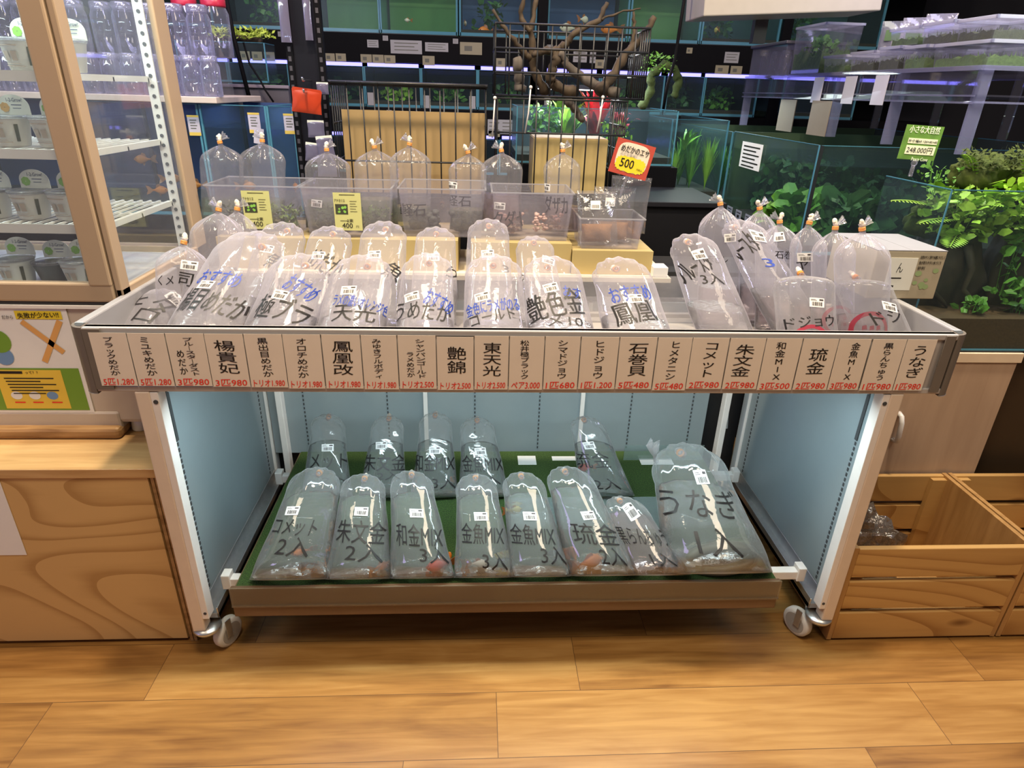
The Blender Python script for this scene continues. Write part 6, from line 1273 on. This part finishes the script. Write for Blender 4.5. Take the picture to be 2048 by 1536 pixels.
# ---- acrylic display on top of the block
M_acr = clear('acrylic', tint=(.95, .95, .99), haze=.06, gloss=.06, fres=.5, rough=.02, hazecol=(.5, .48, .72)); M_acre = clear('acrylic_edge', tint=(.9, .9, 1), haze=.28, gloss=.10, fres=.4, hazecol=(.55, .55, .85))
ac = thing('acrylic_display', 'clear acrylic display stand carrying moss tubs', 'display stand', (1.45, 1.3, 1.105))
obj('top_plate', MB().box(1.15, 1.85, .60, 2.15, 1.308, 1.314), M_acr, ac); obj('shelf_plate', MB().box(1.15, 1.85, .60, 2.15, 1.244, 1.248), M_acr, ac)
obj('front_panel', MB().box(1.15, 1.155, .60, 2.15, 1.228, 1.308), M_acr, ac)
mb = MB().box(1.147, 1.151, .60, 2.15, 1.304, 1.315).box(1.147, 1.151, .60, 2.15, 1.226, 1.231).box(1.147, 1.151, .60, 2.15, 1.243, 1.247).box(1.15, 1.85, .597, .601, 1.304, 1.315).box(1.15, 1.85, .597, .601, 1.228, 1.233)
obj('bright_edges', mb, M_acre, ac)
for y in (.61, .95, 1.3, 1.7, 2.13): obj('leg', MB().box(1.15, 1.185, y-.004, y+.004, 1.1045, 1.308), M_acre, ac); obj('leg', MB().box(1.80, 1.835, y-.004, y+.004, 1.1045, 1.308), M_acr, ac)
for y, lb in ((1.20, 'frosted strip tag on the acrylic edge, middle one of three'), (1.42, 'frosted strip tag on the acrylic edge, furthest of three'), (1.02, 'frosted strip tag on the acrylic edge, nearest of three')): tag(obj('strip_tag', MB().box(1.1440, 1.1462, y-.035, y+.035, 1.215, 1.300), mat('frost_tag', (.50, .49, .62), .5)), lb, 'tag', 'frosted tags on the acrylic edge')
for y, z0 in ((1.35, 1.08), (1.62, 1.08)): tag(obj('brown_card', MB().box(1.136, 1.139, y-.07, y+.07, 1.105, 1.222), mat('brown_card', (.20, .16, .13), .6)), 'grey brown card hanging below the acrylic shelf', 'card', 'cards below the acrylic shelf')
M_moss = mat('tub_moss', (.085, .16, .025), .8, noise=.5, scale=120, bump=.8); M_mossd = mat('tub_moss_dark', (.05, .06, .02), .8, noise=.5, scale=120, bump=.8)
M_mtub = clear('moss_tub_plastic', tint=(.97, .97, .99), haze=.10, edge=.3, gloss=.08, fres=.4, rough=.05, hazecol=(.72, .70, .95))
M_rimb = clear('moss_tub_rim', tint=(.95, .95, 1), haze=.5, gloss=.12, fres=.4, hazecol=(.80, .80, 1.0))
def mtub(x, y, z, wx, wy, h, label, m):
    t = thing('moss_tub', label, 'moss tub', (x, y, z), 'clear tubs of moss on the acrylic display')
    def ring(a, zz): return [(x-wx/2+a, y-wy/2+a, zz), (x+wx/2-a, y-wy/2+a, zz), (x+wx/2-a, y+wy/2-a, zz), (x-wx/2+a, y+wy/2-a, zz)]
    mb = MB().add(ring(.006, z+.0005)+ring(0, z+h), [(0, 3, 2, 1)]+[(i, (i+1) % 4, 4+(i+1) % 4, 4+i) for i in range(4)]); obj('tub', mb, M_mtub, t)
    obj('lid', MB().box(x-wx/2-.003, x+wx/2+.003, y-wy/2-.003, y+wy/2+.003, z+h, z+h+.002), M_mtub, t)
    a_, b_, c_, d_ = x-wx/2-.004, x+wx/2+.004, y-wy/2-.004, y+wy/2+.004
    obj('rim', MB().box(a_, a_+.006, c_, d_, z+h-.004, z+h+.004).box(b_-.006, b_, c_, d_, z+h-.004, z+h+.004).box(a_, b_, c_, c_+.006, z+h-.004, z+h+.004).box(a_, b_, d_-.006, d_, z+h-.004, z+h+.004), M_rimb, t)
    rg = random.Random(int(abs(x*971+y*377)*10)); g = MB(); n = 9; vs = []
    for j in range(n+1):
        for i in range(n+1): vs.append((x+(i/n-.5)*(wx-.014), y+(j/n-.5)*(wy-.014), z+h*(.32+.20*rg.random())))
    k = len(vs); vs += [(a, b, z+.002) for a, b, c in vs]
    fs = [(j*(n+1)+i, j*(n+1)+i+1, (j+1)*(n+1)+i+1, (j+1)*(n+1)+i) for j in range(n) for i in range(n)]
    bnd = [i for i in range(n+1)]+[j*(n+1)+n for j in range(1, n+1)]+[n*(n+1)+i for i in range(n-1, -1, -1)]+[j*(n+1) for j in range(n-1, 0, -1)]
    for a, b in zip(bnd, bnd[1:]+bnd[:1]): fs.append((a, a+k, b+k, b))
    for q in range(70):
        px_, py_ = x+rg.uniform(-.5, .5)*(wx-.02), y+rg.uniform(-.5, .5)*(wy-.02); b0 = len(vs); zz = z+h*.42; vs += [(px_-.002, py_, zz), (px_+.002, py_, zz), (px_+rg.uniform(-.006, .006), py_+rg.uniform(-.006, .006), zz+h*rg.uniform(.1, .3))]; fs.append((b0, b0+1, b0+2))
    g.add(vs, fs); obj('moss', g, m, t)
for x, y, z, wx, wy, h, m, lb in ((1.22, 1.37, 1.3142, .12, .150, .052, M_moss, 'moss tub at the left end of the lower row, bright green'), (1.22, 1.190, 1.3142, .12, .140, .056, M_mossd, 'moss tub second in the lower row, dull grey moss'), (1.22, 1.040, 1.3142, .12, .110, .062, M_mossd, 'moss tub third in the lower row with sprouting ferns'), (1.22, .912, 1.3142, .12, .105, .058, M_moss, 'moss tub fourth in the lower row, half empty'), (1.24, .725, 1.3142, .15, .215, .056, M_moss, 'long moss tub at the right end of the lower row'),
        (1.24, 1.02, 1.3805, .12, .145, .046, M_moss, 'small moss tub stacked on the lower row, left'), (1.24, .86, 1.3765, .13, .13, .052, M_mossd, 'moss tub stacked on the lower row, middle'), (1.24, .70, 1.3745, .14, .14, .050, M_mossd, 'moss tub stacked on the lower row, right'), (1.38, .85, 1.3142, .12, .16, .06, M_moss, 'moss tub behind the lower row'), (1.40, 1.05, 1.3142, .12, .16, .06, M_moss, 'moss tub behind the lower row beside the zip bags')): mtub(x, y, z, wx, wy, h, lb, m)
mtub(1.23, 1.60, 1.3142, .14, .24, .165, 'tall green planted clear box on the acrylic display', M_moss); bush(1.23, 1.60, 1.335, 160, .10, .05, .03, M_pg1, 'green plant inside the tall clear box', 61)
jj = jar_at(1.19, 1.84, 1.3142, 1.0, 'small silver lidded jar, first of three beside the black lidded case', 'silver lidded jars'); 
for y, lb in ((1.94, 'small silver lidded jar, middle of three beside the black lidded case'), (2.04, 'small silver lidded jar, last of three beside the black lidded case')): dup(jj, (1.19, y, 1.3142), lb)
cs = thing('lidded_case', 'clear plastic case with sloping black lid at the acrylic display end', 'case', (1.27, 2.0, 1.3142)); obj('case_wall', MB().box(1.16, 1.42, 1.78, 1.785, 1.3142, 1.43).box(1.16, 1.42, 2.135, 2.14, 1.3142, 1.43).box(1.16, 1.165, 1.785, 2.135, 1.3142, 1.43).box(1.415, 1.42, 1.785, 2.135, 1.3142, 1.43), M_mtub, cs); obj('lid', MB().box(1.15, 1.43, 1.77, 2.15, 1.43, 1.442), mat('case_lid', (.08, .075, .10), .4), cs, bevel=.003)
for i, (y, lb) in enumerate(((1.34, 'standing zip bag of moss with green label, left'), (1.22, 'standing zip bag of moss with green label, middle'), (1.10, 'standing zip bag of moss with green label, right'))):
    t = thing('moss_bag', lb, 'moss bag', (1.33, y, 1.3142), 'zip bags of moss'); M_ = Matrix.Rotation(-.6, 3, 'Z') @ Matrix.Rotation(-.12, 3, 'X'); c = Vector((1.335, y, 1.398)); p = MB(); pillow(p, c, .085, .03, .165, M_); obj('zip_film', p, clear('moss_zip', haze=.30, edge=.3, gloss=.08, rough=.1, hazecol=(.70, .68, .92), crinkle=.15), t, smooth=True)
    s = MB(); s.obox(c+M_ @ Vector((0, -.016, .035)), (.048, .001, .034), M_); obj('label', s, mat('label_green', (.04, .10, .03), .5), t); p = MB(); pillow(p, (1.335, y, 1.345), .06, .022, .055, M_); obj('moss', p, M_moss, t)
# white hanging lamp and black cord
hl = thing('hanging_lamp', 'long white hanging lamp at the top right', 'lamp', (.85, 1.2, 1.47)); M_rot = Matrix.Rotation(-.045, 3, 'Y') @ Matrix.Rotation(-.10, 3, 'Z')
obj('shade', MB().obox((.90, 1.30, 1.512), (.58, .20, .075), Matrix.Rotation(-.060, 3, 'Y')), mat('lamp_white', (.40, .37, .345), .45), hl, bevel=.004); obj('lamp_strip', MB().obox((1.0, 1.30, 1.560), (.60, .12, .012), Matrix.Rotation(-.060, 3, 'Y')), emis('lamp_strip', (1.0, .95, .80), 6), hl)
obj('lamp_bracket', MB().box(.86, .905, 1.39, 1.42, 1.40, 1.70), mat('bracket', (.05, .045, .05), .5), hl)
tag(obj('black_cable', MB().tube([(.574, 1.30, 1.56), (.568, 1.30, 1.42), (.566, 1.30, 1.34), (.55, 1.30, 1.26), (.545, 1.30, 1.18)], .0055, 8), M_rk, smooth=True), 'black cord hanging left of the white lamp', 'cord')
branch('mossy_branch', 'mossy curved wood right of the driftwood basket', [([(.50, 1.45, 1.18), (.53, 1.44, 1.24), (.52, 1.43, 1.29), (.56, 1.42, 1.325), (.60, 1.42, 1.31), (.625, 1.42, 1.27), (.61, 1.42, 1.22)], .016, .014)], mat('moss_bark', (.035, .06, .015), .9, noise=.5, scale=90, bump=.9), 'wood', None, 9)
clump('moss', 'tuft of green moss on the curved mossy wood', 'moss', .54, 1.42, 1.30, .06, .055, M_pg1, 160, 11, .016)
# ---- open moss tank with fern at the right
mk = tank(.98, 1.75, .350, .612, .6510, 1.046, 'open glass moss tank with ferns at the right picture edge', 'dark', led=False, water=0, backwall=False, gravel=False, edge=.0025)
obj('sand', MB().box(.985, 1.745, .355, .606, .6515, .735), mat('dark_sand', (.085, .045, .018), .9, noise=.4, scale=200), mk)
def rock(x, y, z, sx, sy, sz, m, label, seed, name='mossy_rock', cat='rock'):
    rg = random.Random(seed); bm = bmesh.new(); bmesh.ops.create_icosphere(bm, subdivisions=4, radius=1); a, b, c = [rg.uniform(0, 6) for _ in range(3)]
    for v in bm.verts:
        k = 1+.16*math.sin(3*v.co.x+a)*math.sin(3*v.co.z+b)+.08*math.sin(8*v.co.y+c)+.05*math.sin(15*v.co.x+9*v.co.z+a)+rg.uniform(-.02, .02); v.co = Vector((v.co.x*k*sx, v.co.y*k*sy, v.co.z*k*sz))
    me = bpy.data.meshes.new(name); bm.to_mesh(me); bm.free(); me.materials.append(m)
    for p in me.polygons: p.use_smooth = True
    return tag(obj(name, me, None, loc=(x, y, z)), label, cat)
M_mrock = mat('moss_rock', (.050, .070, .012), .95, noise=.85, scale=55, bump=1.0); M_stone = mat('wet_stone', (.075, .055, .035), .6, noise=.5, scale=25, bump=.6)
rock(1.12, .51, .800, .120, .070, .125, M_stone, 'dark brown wood stump in the moss tank', 1, 'stump', 'stump'); rock(1.36, .51, .86, .110, .070, .18, M_stone, 'darker wood stump at the right picture edge of the moss tank', 5, 'stump', 'stump'); rock(1.165, .52, 1.065, .075, .045, .045, M_mrock, 'mossy rock peaking above the moss tank', 2); rock(1.31, .52, 1.050, .095, .055, .065, M_mrock, 'larger mossy rock at the right picture edge', 3); rock(1.08, .50, .955, .085, .055, .050, M_mrock, 'low mossy rock on top of the stump', 4)
for x, y, z, w, h, lb, sd in ((1.165, .50, 1.080, .075, .040, 'moss tufts on the peaking rock of the moss tank', 81), (1.30, .49, 1.080, .09, .05, 'moss tufts on the larger rock at the right picture edge', 82), (1.08, .475, .965, .08, .04, 'moss tufts on the low rock above the stump', 83)): clump('moss', lb, 'moss', x, y, z, w, h, M_mrock, 420, sd, .016)
for x0, y0, lb in ((1.06, .46, 'left root hanging from the stump'), (1.14, .45, 'right root hanging from the stump')): tag(obj('root', MB().tube([(x0, y0, .90), (x0+.02, y0-.015, .84), (x0+.01, y0-.02, .79), (x0+.05, y0-.022, .755), (x0+.07, y0-.02, .738)], [.012, .009, .007, .006, .003], 8), M_stone, smooth=True), lb, 'root')
M_fern = mat('fern_leaf', (.24, .42, .05), .45, noise=.3, scale=40)
def fern(x, y, z, dx, dy, dz, n, L, label, seed, m):
    mb = MB(); rg = random.Random(seed); P = []
    for k in range(n+1):
        u = k/n; P.append(Vector((x+dx*u, y+dy*u, z+dz*u-.35*abs(dz+.05)*u*u)))
    mb.tube(P, .0016, 5)
    for k in range(1, n+1):
        t_ = (P[k]-P[k-1]).normalized(); s = t_.cross(Vector((0, 0, 1))).normalized()
        for g in (-1, 1):
            l = L*math.sin(PI*min(.95, .15+.8*k/n))+.004; d = (s*g+t_*.5+Vector((0, 0, -.15))).normalized(); w = t_*l*.28; p = P[k]; mb.add([p, p+d*l*.5+w*.5, p+d*l, p+d*l*.5-w*.5], [(0, 1, 2, 3)])
    o = obj('fern_frond', mb, m, loc=(x, y, z)); tag(o, label, 'fern', 'fern fronds in the moss tank')
FR = ((1.07, .47, .975, -.17, -.03, .075, 16, .030, 'long fern frond reaching left over the moss tank rim'), (1.09, .45, .965, -.13, -.05, .02, 14, .028, 'lower fern frond leaning left in front of the stump'), (1.08, .46, .99, -.05, -.03, .11, 12, .020, 'short upright fern frond above the tank rim'),
 (1.12, .45, .98, .02, -.07, .07, 12, .030, 'fern frond leaning toward the front of the moss tank'), (1.14, .45, .97, .12, -.05, .05, 14, .032, 'fern frond leaning right in the moss tank'), (1.13, .49, 1.06, -.06, -.02, .11, 12, .018, 'thin fern frond beside the mossy rock peak'), (1.27, .47, 1.04, -.05, -.05, .15, 12, .034, 'upright fern frond at the right picture edge'), (1.28, .46, 1.05, .03, -.05, .12, 12, .034, 'second upright fern frond at the right picture edge'),
 (1.20, .44, .95, .10, -.06, .03, 12, .032, 'fern frond hanging at the right of the stump'), (1.10, .44, .94, -.06, -.06, -.02, 12, .032, 'small hanging fern frond on the stump front'), (1.17, .45, 1.0, -.03, -.06, .08, 12, .034, 'broad fern frond under the mossy rock peak'))
for i, (x, y, z, dx, dy, dz, n, L, lb) in enumerate(FR): fern(x, y, z, dx, dy, dz, n, L, lb, i, M_fern)
bush(1.10, .455, .925, 240, .10, .10, .034, M_fern, 'bright leafy creeper draped over the stump', 71, 'plant', 'creeper'); bush(1.22, .45, .93, 160, .12, .08, .036, M_pg3, 'yellow green creeper right of the stump', 75, 'plant', 'creeper'); bush(1.25, .425, .78, 50, .15, .06, .036, M_pg1, 'round-leaved stems hanging at the right of the moss tank', 72, 'plant', 'hanging_plant'); bush(1.17, .40, .737, 26, .035, .04, .030, M_pg1, 'small green plant on the dark sand', 73, 'plant', 'small_plant'); bush(1.29, .41, .737, 50, .07, .05, .032, M_pg1, 'leafy plant on the sand at the right picture edge', 74, 'plant', 'small_plant')
bush(1.03, .48, 1.02, 60, .07, .05, .014, M_pg1, 'fine small-leaved sprig at the left rim of the moss tank', 76, 'plant', 'small_plant')
area('moss_tank_lamp', (1.25, .40, 1.62), (1.15, .47, .9), .25, 4.5, (.90, 1.0, .82))
sn = thing('price_sign', 'green sign priced 248.000円 clipped above the moss tank', 'sign', (1.02, .61, 1.046)); ux = Vector((.998, 0, -.040)).normalized(); uz = Vector((-ux.z, 0, ux.x)); cn = Vector((1.050, .612, 1.130)); R3 = Matrix(((ux.x, 0, uz.x), (0, 1, 0), (ux.z, 0, uz.z)))
obj('board', MB().obox(cn, (.102, .0015, .084), R3), mat('sign_green', (.12, .24, .04), .5, noise=.5, scale=30), sn)
mb = MB()
for cz, h in ((.004, .013), (-.018, .022)): mb.obox(cn+uz*cz+ux*.004+Vector((0, -.0012, 0)), (.080, .0008, h), R3)
obj('panels', mb, mat('sign_cream2', (.78, .76, .55), .5), sn)
mb = MB(); put_text(mb, '小さな大自然', cn+uz*.032+Vector((0, -.0016, 0)), ux, uz, .082, .018, bold=.03); put_text(mb, 'Peace Cove', cn-uz*.040+ux*.01+Vector((0, -.0016, 0)), ux, uz, .045, .009, bold=.02); obj('white_lettering', mb, mat('sign_white', (.86, .9, .7), .5), sn)
mb = MB(); put_text(mb, '248.000円', cn-uz*.018+ux*.002+Vector((0, -.0022, 0)), ux, uz, .070, .015, bold=.0); put_text(mb, '外寸:幅60 120×45×45', cn+uz*.004+ux*.004+Vector((0, -.0022, 0)), ux, uz, .078, .007, bold=.01); obj('price_lettering', mb, M_ink, sn)
obj('clip', MB().ball(cn-uz*.050, .008, 10).tube([cn-uz*.055, cn-uz*.070, cn-uz*.084], .005, 8), M_tub, sn, smooth=True)

area('display_fill', (1.15, 1.1, 1.80), (1.3, 1.1, 1.3), .6, 3, (.72, .68, 1.0), .2)  # violet fill added to brighten the moss tubs
area('jar_fill', (-1.15, 1.0, 1.72), (-1.1, 1.2, 1.2), .8, 4.5, (.62, .58, 1.0), .15)  # added violet light that lifts the jars, no fixture
area('blue_tank_fill', (-1.2, 1.28, 1.150), (-1.2, 1.30, .8), 1.0, 1.5, (.30, .38, 1.0), .2)  # blue area light added inside the tanks in place of light bars
area('rack_fill', (.2, 2.2, 1.95), (.2, 2.6, 1.2), 3.0, 1.8, (.45, .48, 1.0), .15)  # wide unseen fill added for more glow on the rack tanks
